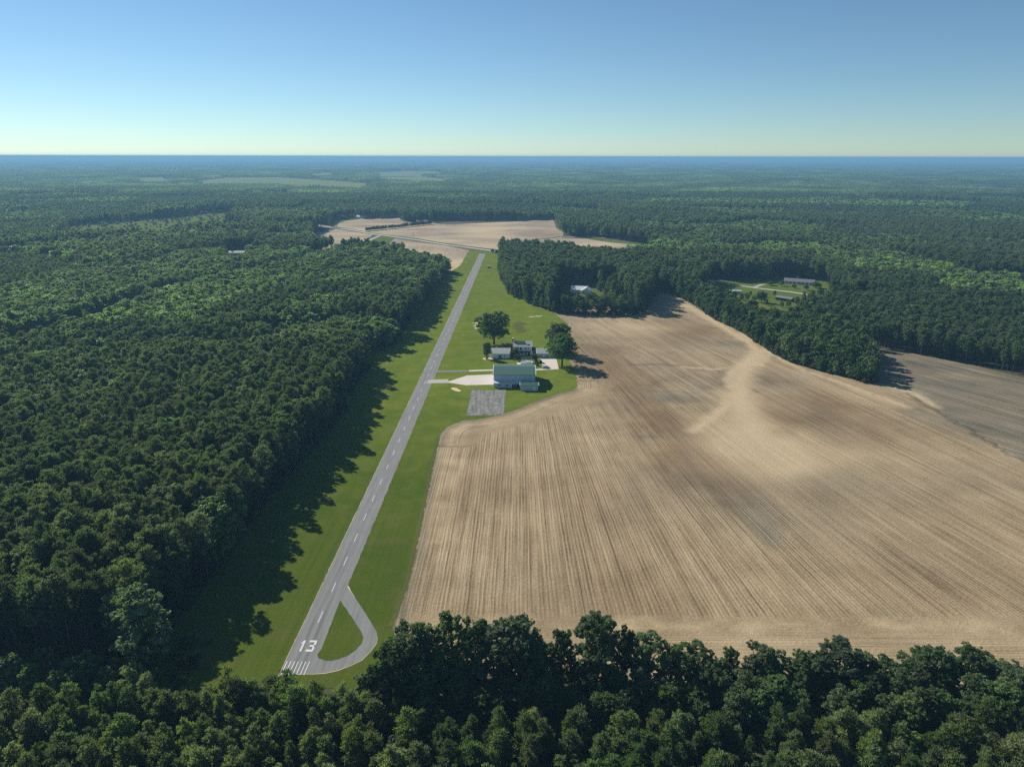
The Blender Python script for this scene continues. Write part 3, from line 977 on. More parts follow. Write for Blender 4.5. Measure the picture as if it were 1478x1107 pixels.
# two-storey farmhouse
fx0, fx1, fy0 = G(741.5, 512)[0], G(767.5, 512)[0], G(752, 512.5)[1]
fh = gable('farmhouse', 'white two-storey farmhouse with grey roof, dark chimney and side wing', 'house', (fx0 + fx1) / 2, fy0 + 4.6, 0, fx1 - fx0, 9.2, 5.6, 7.9, 'white', 'pale_roof', 0.5)
fw = fx1 - fx0
for x, z, w_ in ((-1.2, 3.6, 1.6), (1.9, 3.5, .9), (3.6, 3.5, .6), (-3.4, 3.6, 1.0), (-3.2, .9, 1.2), (-.6, .9, 1.6), (3.9, .9, 1.2)):
    window(fh, x, -4.6, z, w_, 1.15)
door(fh, 1.9, -4.6, 1.0, 2.1, 'greendoor')
ch = MB().box(-fw / 2 - .95, -fw / 2 - .02, 1.2, 2.4, 0, 9.3).build('chimney', M['brick'], fh)
MB().box(-fw / 2 - 1.05, -fw / 2 + .08, 1.1, 2.5, 9.3, 9.5).build('chimney_cap', M['concrete'], ch)
wing = MB()
wing.prism([(fw / 2 + .003, -3.6, 0), (fw / 2 + .003, 2.6, 0), (fw / 2 + .003, 2.6, 2.8), (fw / 2 + .003, -.5, 3.9), (fw / 2 + .003, -3.6, 2.8)], (3.2, 0, 0))
wg = wing.build('wing', M['white'], fh)
MB().prism([(fw / 2 + .01, -4.1, 2.68), (fw / 2 + .01, -.5, 3.95), (fw / 2 + .01, 3.1, 2.68), (fw / 2 + .01, 3.1, 2.84), (fw / 2 + .01, -.5, 4.11), (fw / 2 + .01, -4.1, 2.84)], (3.6, 0, 0)).build('wing_roof', M['dark_roof'], wg)
window(fh, fw / 2 + 1.6, -3.6, .9, 1.7, 1.2)
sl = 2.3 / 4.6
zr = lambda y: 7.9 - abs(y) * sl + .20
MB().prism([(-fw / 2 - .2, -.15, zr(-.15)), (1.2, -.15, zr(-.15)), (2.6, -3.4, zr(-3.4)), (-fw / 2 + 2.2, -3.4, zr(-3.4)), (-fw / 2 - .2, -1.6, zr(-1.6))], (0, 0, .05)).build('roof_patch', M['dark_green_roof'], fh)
sk = MB().prism([(2.9, -3.9, zr(-3.9)), (4.4, -3.9, zr(-3.9)), (4.4, -2.9, zr(-2.9)), (2.9, -2.9, zr(-2.9))], (0, 0, .06)).build('skylight', M['glass'], fh)
po = MB().box(-fw / 2 + 1.2, fw / 2 - .3, -6.6, -4.7, 2.45, 2.62).build('porch_roof', M['dark_roof'], fh)
for k in range(5):
    x = -fw / 2 + 1.35 + k * (fw - 1.9) / 4
    MB().box(x - .09, x + .09, -6.5, -6.32, 0, 2.44).build('post', M['white'], po)

# three-door garage
gx0, gx1, gy0 = G(775.5, 516)[0], G(803, 516)[0], G(790, 516.3)[1]
gr = gable('garage', 'long white garage with three blue grey doors and a pale roof behind the concrete pad', 'garage', (gx0 + gx1) / 2, gy0 + 4.5, 0, gx1 - gx0, 9, 2.9, 4.9, 'siding', 'pale_roof', 0.45, 'white')
gl = gx1 - gx0
for k in range(3):
    x = -gl / 2 + gl * (k + .5) / 3
    d_ = MB().box(x - 1.35, x + 1.35, -4.56, -4.48, 0.02, 2.3).build('garage_door', M['bluedoor'], gr)
    MB().box(x - .25, x + .25, -4.61, -4.555, .9, 1.0).build('handle', M['rim'], d_)

# garden pavilion with white rails
px_, py_ = G(759.5, 525)
pv = thing('pavilion', 'open garden pavilion with a green roof and white rails behind the hangar', 'pavilion', (px_, py_ + 2.0, 0))
pr = MB()
pr.prism([(-2.9, -2.0, 2.5), (-2.9, 0, 3.9), (-2.9, 2.0, 2.5), (-2.9, 2.0, 2.66), (-2.9, 0, 4.06), (-2.9, -2.0, 2.66)], (5.8, 0, 0))
pr.build('roof', M['green_roof'], pv)
MB().box(-3.6, 3.6, -3.6, 2.4, 0.0, .35).build('floor', M['white'], pv)
MB().box(-3.6, 3.6, -3.72, -3.603, .0, 1.1).build('low_wall', M['white'], pv)
for sx in (-2.6, 0, 2.6):
    for sy in (-1.7, 1.7):
        MB().box(sx - .1, sx + .1, sy - .1, sy + .1, .35, 2.62).build('post', M['white'], pv)
for a in ((-2.5, -.1, -1.75, -1.65), (.1, 2.5, -1.75, -1.65), (-2.5, -.1, 1.65, 1.75), (.1, 2.5, 1.65, 1.75)):
    MB().box(a[0], a[1], a[2], a[3], .55, 1.15).build('rail', M['white'], pv)

# white-roofed house in the grove
hgx, hgy = 66.5, 652
gh = gable('grove_house', 'house with a bright white metal roof enclosed by the dark pine grove', 'house', hgx - 4, hgy + 3, R(-14), 15, 8.5, 3.1, 5.7, 'white', 'white_roof', 0.5)
gw = MB()
gw.prism([(3.2, -9.5, 0), (11.5, -9.5, 0), (11.5, -9.5, 3.1), (7.35, -9.5, 5.7), (3.2, -9.5, 3.1)], (0, 11, 0))
g2 = gw.build('wing', M['white'], gh)
MB().prism([(2.7, -10, 2.82), (7.35, -10, 5.73), (12, -10, 2.82), (12, -10, 2.98), (7.35, -10, 5.89), (2.7, -10, 2.98)], (0, 12, 0)).build('wing_roof', M['white_roof'], g2)
for x in (-5, -2, 1):
    window(gh, x, -4.25, 1, 1.2, 1.2)
for x in (5.5, 9.0):
    window(gh, x, -9.5, 1, 1.2, 1.2)
door(gh, -.5, -4.25, 1, 2.1, 'darkwood')

# houses by the gravel road
a_, b_ = Vector(G(1135, 409.5)), Vector(G(1178, 412.8))
c_ = (a_ + b_) / 2
ang = math.atan2(b_.y - a_.y, b_.x - a_.x)
rl = (b_ - a_).length
rh = gable('ranch_house', 'long low ranch house with a grey roof on the lawn beyond the gravel road', 'house', c_.x, c_.y + 5, ang, rl, 9, 2.8, 5.0, 'white', 'grey_roof', 0.6)
for k in range(7):
    window(rh, -rl / 2 + 2.5 + k * (rl - 5) / 6, -4.5, .8, 1.9, 1.5)
door(rh, 1.2, -4.5, 1.1, 2.1, 'darkwood')
rb = MB().box(-3.2, -2.0, 1.0, 2.0, 0, 6.1).build('chimney', M['brick'], rh)
MB().box(-3.3, -1.9, .9, 2.1, 6.1, 6.28).build('chimney_cap', M['concrete'], rb)
a_, b_ = Vector(G(1123, 433)), Vector(G(1146, 436.5))
c_ = (a_ + b_) / 2
ang = math.atan2(b_.y - a_.y, b_.x - a_.x)
bl = (b_ - a_).length
bn = gable('long_shed', 'long dark shed with a grey roof on the near side of the gravel road', 'shed', c_.x, c_.y + 3, ang, bl, 6, 2.5, 3.6, 'darkwood', 'grey_roof', 0.5)
for k in range(4):
    MB().box(-bl / 2 + 1 + k * 3.4, -bl / 2 + 3.6 + k * 3.4, -3.06, -2.98, 0, 2.1).build('door', M['shadow_interior'], bn)
c_ = Vector(G(1061, 424.5))
th = gable('mobile_home', 'small white mobile home half hidden by the tree belt', 'mobile home', c_.x, c_.y + 2, R(-8), 12, 4.2, 2.8, 3.2, 'siding', 'lean_roof', 0.15)
for x in (-4, 0, 3.6):
    window(th, x, -2.1, 1.1, 1.3, .9)
door(th, 1.9, -2.1, .9, 2.0, 'bluedoor')
c_ = Vector(G(343, 369))
lh = gable('forest_house', 'pale-roofed building at the edge of a clearing deep in the forest', 'building', c_.x, c_.y + 6, R(6), 24, 9, 3.2, 5.2, 'siding', 'pale_roof', 0.4)
for x in (-8, -3, 3, 8):
    window(lh, x, -4.5, 1, 1.4, 1.2)
door(lh, 0, -4.5, 1.1, 2.1, 'bluedoor')
c_ = c_far = Vector(G(609, 321.5))
fhs = gable('far_house', 'low brown house with grey roof under trees at the end of the tree avenue', 'house', c_.x, c_.y, R(10), 20, 10, 2.8, 4.6, 'brick', 'grey_roof', 0.5)
for x in (-7.5, -4, 0, 6, 8.5):
    window(fhs, x, -5, .9, 1.8, 1.3)
door(fhs, 2.8, -5, 1.1, 2.1, 'darkwood')
c_ = Vector(G(520, 315.5))
fb = gable('white_cottage', 'tiny white cottage at the wood edge beyond the far field', 'house', c_.x, c_.y, R(-20), 14, 9, 3.5, 6.0, 'white', 'pale_roof', 0.5)
for x in (-4, 0, 4):
    window(fb, x, -4.5, 1, 1.3, 1.3)
door(fb, 2, -4.5, 1.1, 2.1, 'darkwood')
for k, (x0, y0, L_) in enumerate(((694, 244.5, 60), (712, 245.8, 70))):
    c_ = Vector(G(x0, y0))
    fb = gable('farm_barn', ('shorter' if k == 0 else 'longer') + ' of two white-roofed barns near the horizon', 'barn', c_.x, c_.y, R(8), L_, 18, 5, 8, 'siding', 'white_roof', 0.6, None, 'white-roofed barns near the horizon')
    for x in (-L_ / 4, L_ / 4):
        MB().box(x - 2, x + 2, -9.1, -8.98, 0, 4).build('door', M['shadow_interior'], fb)

# small hut beside the runway's far end
c_ = Vector(G(705.5, 387))
hut = gable('utility_hut', 'tiny pale-roofed utility hut on the grass beside the far end of the runway', 'hut', c_.x, c_.y, R(10), 3.0, 2.4, 2.2, 2.9, 'darkwood', 'white_roof', 0.2)
door(hut, 0, -1.2, .9, 1.9, 'white')

# parked car
cc = Vector(G(787.5, 531.5))
car = thing('parked_car', 'silver car parked at the edge of the concrete pad behind the hangar', 'car', (cc.x, cc.y, 0.125), R(184))
prof = [(-2.25, .35), (-2.3, .75), (-2.1, .92), (-1.25, .98), (-.65, 1.42), (.85, 1.45), (1.65, 1.02), (2.2, .95), (2.3, .7), (2.25, .35)]
cb = MB().prism([(x, -.88, z) for x, z in prof], (0, 1.76, 0)).build('body', M['carpaint'], car)
bv = cb.modifiers.new('bevel', 'BEVEL')
bv.width, bv.segments, bv.limit_method = .09, 2, 'ANGLE'
for s in (-1, 1):
    y0, y1 = sorted((s * .875, s * .895))
    MB().prism([(-1.0, y0, 1.0), (-.6, y0, 1.34), (.8, y0, 1.36), (1.35, y0, 1.02)], (0, y1 - y0, 0)).build('side_window', M['glass'], car)
MB().poly([(-1.27, -.75, 1.0), (-.69, -.7, 1.41), (-.69, .7, 1.41), (-1.27, .75, 1.0)]).build('windscreen', M['glass'], car)
MB().poly([(1.64, -.75, 1.05), (.9, -.7, 1.45), (.9, .7, 1.45), (1.64, .75, 1.05)]).build('rear_window', M['glass'], car)
for sx in (-1.4, 1.4):
    for sy in (-.86, .86):
        y0, y1 = sorted((sy, sy * .76))
        wh = MB()
        wh.prism([(sx + .34 * math.cos(k * math.pi / 9), y0 - .02, .34 + .34 * math.sin(k * math.pi / 9)) for k in range(18)], (0, y1 - y0 + .04, 0))
        w_ = wh.build('wheel', M['tyre'], car)
        yo = sy * 1.04
        MB().prism([(sx + .2 * math.cos(k * math.pi / 7), min(yo, sy), .34 + .2 * math.sin(k * math.pi / 7)) for k in range(14)], (0, abs(yo - sy), 0)).build('rim', M['rim'], w_)
for s in (-.6, .6):
    MB().box(-2.33, -2.2, s - .2, s + .2, .62, .78).build('headlight', M['lamp'], car)

# utility poles along the road
pole0 = None
for i, (x, y) in enumerate(((597, 345.5), (648, 355.0), (662, 357.8), (1111, 423))):
    c_ = Vector(G(x, y))
    pl = thing('utility_pole', '', 'pole', (c_.x, c_.y, 0), R(-70))
    pl['label'] = ['slim utility pole on the road verge before the far field, farthest from the runway', 'slim utility pole on the road verge, between two others',
                   'slim utility pole on the road verge closest to the runway end', 'slim utility pole beside the gravel road near the houses'][i]
    pl['group'] = 'utility poles along the roads'
    if pole0 is None:
        MB().tube([(0, 0, -.3), (0, 0, 11)], [.19, .13], 8).build('pole', M['polewood'], pl)
        cr = MB().box(-1.2, 1.2, -.08, .08, 10.0, 10.2).build('crossarm', M['polewood'], pl)
        pole0 = (pl.children[0].data, cr.data)
    else:
        link('pole', pole0[0], pl)
        link('crossarm', pole0[1], pl)

# ------------------------------------------------------------------ tree prototypes
def leaves(g, centres, radii, n, size, up=0.25, jitter=0.75, shell=0.5, flat=1.0, needle=False):
    """n leaf clumps (bent kites) round every centre: returns vertices, faces"""
    C = np.repeat(np.asarray(centres, float), n, axis=0)
    Rr = np.repeat(np.asarray(radii, float), n)
    d = g.normal(size=C.shape)
    d /= np.linalg.norm(d, axis=1)[:, None] + 1e-9
    rr = Rr * (shell + (1 - shell) * g.random(len(C)) ** 0.6)
    off = d * rr[:, None]
    off[:, 2] *= flat
    P = C + off
    N = d + np.array([0, 0, up]) + g.normal(size=C.shape) * jitter
    N /= np.linalg.norm(N, axis=1)[:, None] + 1e-9
    A = (d + np.array([0, 0, .9]) + g.normal(size=C.shape) * .45) if needle else np.cross(N, g.normal(size=C.shape))
    if needle:
        N = np.cross(A, g.normal(size=C.shape))
        N /= np.linalg.norm(N, axis=1)[:, None] + 1e-9
    A /= np.linalg.norm(A, axis=1)[:, None] + 1e-9
    B = np.cross(N, A)
    s = size * g.uniform(0.6, 1.35, len(C))[:, None]
    q = g.uniform(0.45, 0.8, len(C))[:, None] * (.52 if needle else 1.0)
    bend = N * s * g.uniform(-.25, .25, len(C))[:, None]
    V = np.stack([P + A * s, P + B * s * q + bend, P - A * s, P - B * s * q + bend], axis=1).reshape(-1, 3)
    Fc = np.arange(len(V)).reshape(-1, 4)
    return V, Fc


def pine_proto(seed, lod, H=20.0, young=False):
    g = np.random.default_rng(seed)
    base = g.uniform(.10, .25) if young else g.uniform(.46, .58)
    RM = g.uniform(1.55, 2.25) if young else g.uniform(2.5, 3.1)
    nl = int(g.integers(9, 13)) if young else 11
    lean = g.normal(size=2) * 0.25
    cs, rs, limbs = [], [], []
    for i in range(nl):
        t = (i + g.uniform(-.3, .3)) / (nl - 1)
        t = min(max(t, 0.0), 1.0)
        z = H * (base + (1 - base) * t * 0.95)
        if young:
            r = RM * math.sqrt(max(0.0, 1 - (max(t - .2, 0) / .83) ** 1.7)) * (0.6 + 0.4 * min(1, t * 3)) * g.uniform(.75, 1.15) + .05
        else:
            r = RM * math.sqrt(max(0.0, 1 - (max(t - 0.25, 0) / 0.80) ** 2.0)) * (0.62 + 0.38 * min(1, t * 2.6))
        k = 7 if r > 1.4 else (5 if r > .8 else 3)
        a0 = g.uniform(0, 6.28)
        for j in range(k):
            a = a0 + 2 * math.pi * j / k + g.uniform(-.4, .4)
            q = r * (g.uniform(.5, 1.08) if young else g.uniform(.35, 1.22))
            c = (math.cos(a) * q + lean[0] * t, math.sin(a) * q + lean[1] * t, z + g.uniform(-.8, .8) + q * (0.25 if young else 0.12))
            cs.append(c)
            rs.append(g.uniform(.45, .85) if young else g.uniform(.45, 1.1))
            limbs.append((z - .5, c))
    cs.append((lean[0], lean[1], H * .985))
    rs.append(.35 if young else .6)
    n, size = ((54, .33), (17, .58), (6, 1.0))[lod]
    if young:
        n, size = ((44, .30), (14, .50), (5, .8))[lod]
    V, Fc = leaves(g, cs, rs, n, size, up=.45, jitter=.7, shell=.25, flat=.8, needle=True)
    tr = MB()
    tr.tube([(0, 0, -.4), (lean[0] * .2, lean[1] * .2, H * .35), (lean[0] * .6, lean[1] * .6, H * .7), (lean[0], lean[1], H * .95)], [.22, .18, .11, .03], 7 if lod == 0 else 4)
    if lod == 0:
        for z, c in limbs[::3]:
            tr.tube([(lean[0] * .5, lean[1] * .5, z), tuple(c)], [.05, .02], 4)
        if not young:
            for _ in range(6):
                a, z = g.uniform(0, 6.28), H * g.uniform(.28, base)
                tr.tube([(0, 0, z), (math.cos(a) * 1.2, math.sin(a) * 1.2, z + .1)], [.035, .012], 4)
    return V, Fc, tr


def broad_proto(seed, lod, H=15.0, Rm=None, base=0.13, open_=0.0, full=False):
    g = np.random.default_rng(seed)
    Rm = Rm or g.uniform(4.0, 5.0)
    nb = int(g.integers(26, 32)) if full else int(g.integers(18, 24))
    lobes = []
    for i in range(nb):
        t = (i + .5) / nb
        z = base + (1 - base) * (0.12 + 0.80 * t)
        prof = math.sqrt(max(0.05, 1 - (2 * (z - base) / (1 - base) - 0.92) ** 2)) if z < .96 else .3
        a = i * 2.399 + g.uniform(-.5, .5)
        q = Rm * prof * g.uniform(.35, .82)
        lobes.append((math.cos(a) * q, math.sin(a) * q, z * H, g.uniform(.26, .42) * Rm * (1 - .25 * t)))
    lobes.append((g.uniform(-.6, .6), g.uniform(-.6, .6), H * .86, Rm * .36))
    lobes.append((0, 0, H * (base + (1 - base) * .5), Rm * .5))
    # each lobe breaks into twigs' clumps on its surface
    cs, rs = [], []
    m = (16, 10, 6)[lod]
    for x, y, z, r in lobes:
        d = g.normal(size=(m, 3))
        d /= np.linalg.norm(d, axis=1)[:, None]
        d[:, 2] = d[:, 2] * .85 + .12
        for k in range(m):
            if open_ and g.random() < open_:
                continue
            f = g.uniform(.72, 1.08)
            cs.append((x + d[k, 0] * r * f, y + d[k, 1] * r * f, z + d[k, 2] * r * f * .85))
            rs.append(r * g.uniform(.26, .44))
    n, size = ((20, .27), (8, .52), (4, .95))[lod]
    V, Fc = leaves(g, cs, rs, n, size, up=.35, jitter=.6, shell=.3, flat=.85)
    V[:, 2] *= H / max(V[:, 2].max(), .1)
    tr = MB()
    tr.tube([(0, 0, -.4), (.1, 0, H * base * .9), (0, .1, H * .5)], [.36, .28, .16], 8 if lod == 0 else 5)
    for k, (x, y, z, r) in enumerate(lobes):
        if lod == 2 or (lod == 1 and k % 3):
            continue
        z0 = H * (base * .8 + (z / H - base) * .35)
        tr.tube([(0, 0, z0), (x * .55, y * .55, z0 + (z - z0) * .6), (x * .95, y * .95, z)], [.15, .09, .03], 5)
    return V, Fc, tr


def shrub_proto(seed, lod, H=2.4):
    g = np.random.default_rng(seed)
    k = 9
    a = g.uniform(0, 6.28, k)
    q = g.uniform(0, .9, k)
    cs = [(math.cos(a[i]) * q[i], math.sin(a[i]) * q[i], H * g.uniform(.2, .78)) for i in range(k)]
    V, Fc = leaves(g, cs, g.uniform(.45, .75, k), 34 if lod == 0 else 10, .19 if lod == 0 else .36, up=.3, shell=.4)
    tr = MB()
    for i in range(0, k, 2):
        tr.tube([(0, 0, -.1), cs[i]], [.05, .02], 4)
    return V, Fc, tr


KINDS = {}


def make_kind(name, fn, nvar, lods, leafmat, unit_h, **kw):
    """crown, trunk and joined meshes of every variant and level of detail"""
    out = {}
    for lod in lods:
        rows = []
        for i in range(nvar[lod]):
            V, Fc, tr = fn(1000 + 37 * i + 7 * lod + sum(map(ord, name)), lod, **kw)
            cm = mesh(f'{name}_crown', V, Fc, M[leafmat])
            tm = mesh(f'{name}_trunk', tr.v, tr.f, M['bark'], smooth=True)
            nb = len(V)
            jm = mesh(f'{name}_whole', np.vstack([V, np.array(tr.v)]), [tuple(f) for f in Fc] + [tuple(x + nb for x in f) for f in tr.f],
                      [M[leafmat], M['bark']], [0] * len(Fc) + [1] * len(tr.f))
            rows.append((cm, tm, jm))
        out[lod] = rows
    KINDS[name] = (out, unit_h)


make_kind('pine_tree', pine_proto, (6, 5, 4), (0, 1, 2), 'pine', 20.0, H=20.0)
make_kind('young_pine', pine_proto, (9, 5, 3), (0, 1), 'young', 9.5, H=9.5, young=True)
make_kind('broadleaf_tree', broad_proto, (8, 6, 4), (0, 1, 2), 'broad', 15.0, H=15.0)
make_kind('shade_tree', broad_proto, (5,), (0,), 'broad', 15.0, H=15.0, Rm=5.6, base=.2, full=True)
make_kind('pale_tree', broad_proto, (3, 3, 2), (0, 1, 2), 'pale', 15.0, H=15.0, open_=.12)
make_kind('shrub', shrub_proto, (5, 3, 3), (0, 1), 'shrub', 2.4)

# ------------------------------------------------------------------ where the trees stand
TREES = []                                        # kind, x, y, height, width factor, rotation, tint, zone, forced


def plant(kind, x, y, h, zone, tint=0.0, wide=1.0, forced=False, label=None, clear=None):
    TREES.append(dict(kind=kind, x=x, y=y, h=h, wide=wide, rot=rnd.uniform(0, 6.283), tint=tint, zone=zone, forced=forced, label=label))


def grid_points(poly, spacing, jit=0.42, seed=1):
    g = np.random.default_rng(seed)
    xs, ys = [p[0] for p in poly], [p[1] for p in poly]
    X, Y = np.meshgrid(np.arange(min(xs), max(xs), spacing), np.arange(min(ys), max(ys), spacing))
    X[1::2] += spacing / 2
    X, Y = X.ravel() + g.uniform(-jit, jit, X.size) * spacing, Y.ravel() + g.uniform(-jit, jit, Y.size) * spacing
    ok = inside(X, Y, poly)
    return X[ok], Y[ok]


def px_top(px, py, Y):
    """height of a tree whose top shows at a pixel when it stands Y metres away, and its x"""
    u, v = (px - 739 + ROLL * (py - 553.5)) / F, (py - 553.5 - ROLL * (px - 739)) / F
    s = Y / (CP - v * SP)
    return u * s, CAM_H - s * (SP + v * CP)


# young pine thicket along the bottom of the picture
thicket = [(-135, 60), (-135, 128), (-95, 129), (-62, 131), (-46, 131), (-28, 128), (-18, 124), (20, 121), (70, 121), (140, 124), (140, 60)]
X, Y = grid_points(thicket, 3.15, .46, 11)
for x, y in zip(X, Y):
    q = noise.noise(Vector((x * .05, y * .05, 3)))
    q2 = noise.noise(Vector((x * .09, y * .09, 13)))
    if rnd.random() < .05 + .35 * max(0, -q2 - .1):
        continue
    if rnd.random() < .14 + .45 * max(0, q2):
        if rnd.random() < .65:
            plant('broadleaf_tree', x, y, rnd.uniform(4.5, 9.0), 'thicket', .1 + .45 * rnd.random(), rnd.uniform(.8, 1.15))
    else:
        plant('young_pine', x, y, (rnd.uniform(7.2, 11.5) if rnd.random() < .8 else rnd.uniform(4.5, 7)) * (1 + .2 * q), 'thicket', max(0, min(1, .35 + q + rnd.uniform(-.3, .3))), rnd.uniform(.85, 1.35))

# hedgerow between thicket and field: tops measured in the photograph
HEDGE = ((562, 926, 46, 133), (546, 952, 36, 130.5), (590, 899, 58, 137), (617, 905, 40, 138), (653, 888, 62, 139), (688, 892, 40, 138), (738, 891, 84, 137), (775, 925, 40, 134), (812, 910, 44, 139), (866, 887, 66, 139),
         (904, 904, 30, 139), (938, 912, 52, 138), (972, 930, 34, 136), (1002, 928, 56, 138), (1030, 950, 36, 135), (1056, 934, 30, 138), (1098, 930, 52, 138), (1122, 938, 36, 139),
         (1150, 960, 44, 136), (1190, 945, 48, 137), (1218, 930, 70, 138), (1252, 942, 40, 139), (1280, 948, 44, 138), (1315, 955, 36, 137), (1348, 934, 60, 138), (1378, 948, 34, 139),
         (1406, 933, 44, 139), (1443, 955, 54, 138), (1475, 962, 44, 137), (1520, 955, 50, 138), (1560, 950, 60, 138), (1610, 945, 60, 138))
for px, py, wpx, yy in HEDGE:
    x, h = px_top(px, py, yy)
    w = wpx * 163 / 1024
    plant('broadleaf_tree', x, yy, h, 'hedgerow', .12 * rnd.random(), 1.25 * w / (9.0 * h / 15.0), True)
for k in range(120):
    x = -34 + 178 * (k + rnd.random()) / 120
    plant('broadleaf_tree', x, rnd.uniform(124.5, 138), rnd.uniform(6.5, 11.5), 'hedgerow', .25 * rnd.random(), rnd.uniform(1.05, 1.4))
for k in range(130):
    plant('shrub', -33 + 178 * rnd.random(), rnd.uniform(122, 141), rnd.uniform(1.6, 3.8), 'hedgerow', rnd.random() * .5, 1.2)
# verge between runway end and forest corner
x, h = px_top(192, 846, 144)
plant('pale_tree', x, 144, h, 'verge', .35, 1.12, True, 'tall pale green tree standing alone before the dark pine forest corner')
for px, py, yy, w in ((118, 943, 136, 1.3), (150, 962, 135, 1.1), (186, 960, 134, 1.1), (222, 966, 136, .9), (80, 968, 134, 1.0), (40, 958, 135, 1.1), (300, 988, 132, .8), (8, 945, 137, 1.1), (60, 935, 141, 1.1), (262, 975, 135, .8), (98, 950, 138, 1.1), (165, 948, 139, .9)):
    x, h = px_top(px, py, yy)
    plant('broadleaf_tree', x, yy, max(h, 4.0), 'verge', .3 + .35 * rnd.random(), w, True)
for k in range(120):
    x = rnd.uniform(-140, -78)
    plant('shrub', x, rnd.uniform(131, 156), rnd.uniform(1.2, 3.5), 'verge', rnd.random() * .6, 1.2)
for k in range(40):
    plant('shrub', rnd.uniform(-66, -30), rnd.uniform(130.5, 133.5), rnd.uniform(.6, 1.6), 'verge', rnd.random() * .6, 1.2)

# lone trees of the farmyard
def lone(px, base, top, wpx, label, kind='shade_tree', tint=0.0):
    x, y = G(px, base)
    h = px_top(px, top, y)[1]
    w = wpx * math.hypot(y, CAM_H) / F
    plant(kind, x, y, h, 'farmyard', tint, w / ((9.8 if kind == 'shade_tree' else 9.0) * h / 15.0), True, label)


lone(713, 497, 449, 46, 'big spreading oak standing on the airfield grass behind the white outbuilding', tint=.05)
lone(811, 528, 481, 42, 'round tall oak with a bare lower trunk at the field edge by the concrete pad')
lone(806, 511, 464, 36, 'bushy oak behind the garage at the edge of the tilled field', tint=.05)
lone(703, 518, 494, 13, 'narrow dark tree at the end wall of the white outbuilding')
lone(744, 515, 502, 9, 'small round tree before the left corner of the farmhouse', tint=.0)
lone(747, 521, 512, 9, 'small dark tree on the left of the garden pavilion', tint=.0)
lone(772, 522, 511, 10, 'small dark tree between pavilion and garage', tint=.0)
lone(739.5, 517, 507, 8, 'dark bush like tree between outbuilding and farmhouse', tint=.0)
lone(711, 365, 359, 5.0, 'tiny round tree by the road, the one closer to the runway end')
lone(717.5, 367, 360.5, 6.0, 'tiny round tree by the road, the one closer to the pine grove')
lone(1099, 437, 421, 16, 'dark round tree alone on the lawn below the gravel road')
for i, (a, b_, c, d) in enumerate(((1112, 412, 406, 9), (1128, 413, 405, 8), (1146, 416, 411, 7), (1163, 419, 411, 9), (1178, 416, 407, 14), (1184, 428, 418, 14))):
    lone(a, b_, c, d, ('small yard tree closest to the driveway of the ranch house', 'small yard tree before the left end of the ranch house', 'tiny yard tree before the middle of the ranch house',
                       'small yard tree before the right half of the ranch house', 'bushy yard tree at the right end of the ranch house', 'bushy tree beside the gravel road at its right end')[i], tint=.3)
for px, py, h in ((1083, 428, 5), (1100, 428, 5.5), (1118, 427, 5), (1160, 430, 6), (1168, 436, 8), (1182, 424, 7), (1078, 434, 7), (1060, 431, 7), (1051, 428, 8), (1070, 434, 6), (1150, 441, 8), (1138, 444, 7), (1128, 444, 5.5), (1160, 436, 7), (1172, 431, 8), (1106, 441, 6), (1088, 436, 6.5)):
    x, y = G(px, py)
    plant('broadleaf_tree', x, y, h, 'belt', .25 * rnd.random(), 1.2)
for px, py, h in ((764, 513, 1.6), (756, 512, 1.4), (749, 512.5, 1.5), (776, 528, 2.8), (780, 524, 2.2), (774, 523, 2.4), (772, 531, 1.6), (742, 520, 1.5), (703, 519, 1.8), (701, 514, 2.2), (768, 516, 2.2), (777, 512, 2.0)):
    x, y = G(px, py)
    plant('shrub', x, y, h, 'farmyard', .2 * rnd.random(), 1.1, True)

# pine grove round the white-roofed house
grove = GL([(723, 372), (722, 395), (726, 410), (738, 427), (762, 439), (785, 446), (800, 452.5), (850, 456), (905, 456), (932, 450), (940, 432), (948, 415)]) + [(150, 760), (120, 830), (60, 850), (-8, 900)]
X, Y = grid_points(grove, 5.4, .42, 21)
gap = GL([(800, 385), (812, 388), (806, 402), (798, 398)])
for x, y in zip(X, Y):
    if inside([x], [y], grove_yard)[0]:
        continue
    yy = (abs(x - 66) < 34) and 535 < y < 612
    h = rnd.uniform(18, 24)
    if yy:
        if y > 577:
            plant('shrub', x, y, rnd.uniform(2.5, 4.5), 'grove', .1, 1.5)
            plant('broadleaf_tree', x + 2, y + 2, rnd.uniform(5, 7.5), 'grove', .1, 1.2)
            continue
        h = rnd.uniform(10.5, 15)
    if y > 700:
        h = rnd.uniform(17, 22)
    if rnd.random() < .22:
        plant('broadleaf_tree', x, y, h * .85, 'grove', .05 * rnd.random(), .8)
    else:
        plant('pine_tree', x, y, h, 'grove', .1 * rnd.random(), rnd.uniform(1.0, 1.25))
for a, b_ in zip(grove[0:11], grove[1:12]):
    L = math.hypot(b_[0] - a[0], b_[1] - a[1])
    for k in range(int(L / 2.6)):
        t = rnd.random()
        plant('broadleaf_tree', a[0] + (b_[0] - a[0]) * t + rnd.uniform(0, 1.5), a[1] + (b_[1] - a[1]) * t + rnd.uniform(1, 5), rnd.uniform(7, 12), 'grove', .05 * rnd.random(), 1.1)
for k in range(26):
    x, y = rnd.uniform(80, 104), rnd.uniform(606, 700)
    plant('pine_tree' if rnd.random() < .5 else 'broadleaf_tree', x, y, rnd.uniform(9, 17), 'grove', .1 * rnd.random(), 1.1)
for k in range(120):
    a, b_ = rnd.choice(list(zip(grove[1:11], grove[2:12])))
    t = rnd.random()
    plant('shrub', a[0] + (b_[0] - a[0]) * t + rnd.uniform(-1, 2), a[1] + (b_[1] - a[1]) * t + rnd.uniform(0, 5), rnd.uniform(1.5, 4.5), 'grove', .2 * rnd.random(), 1.2)

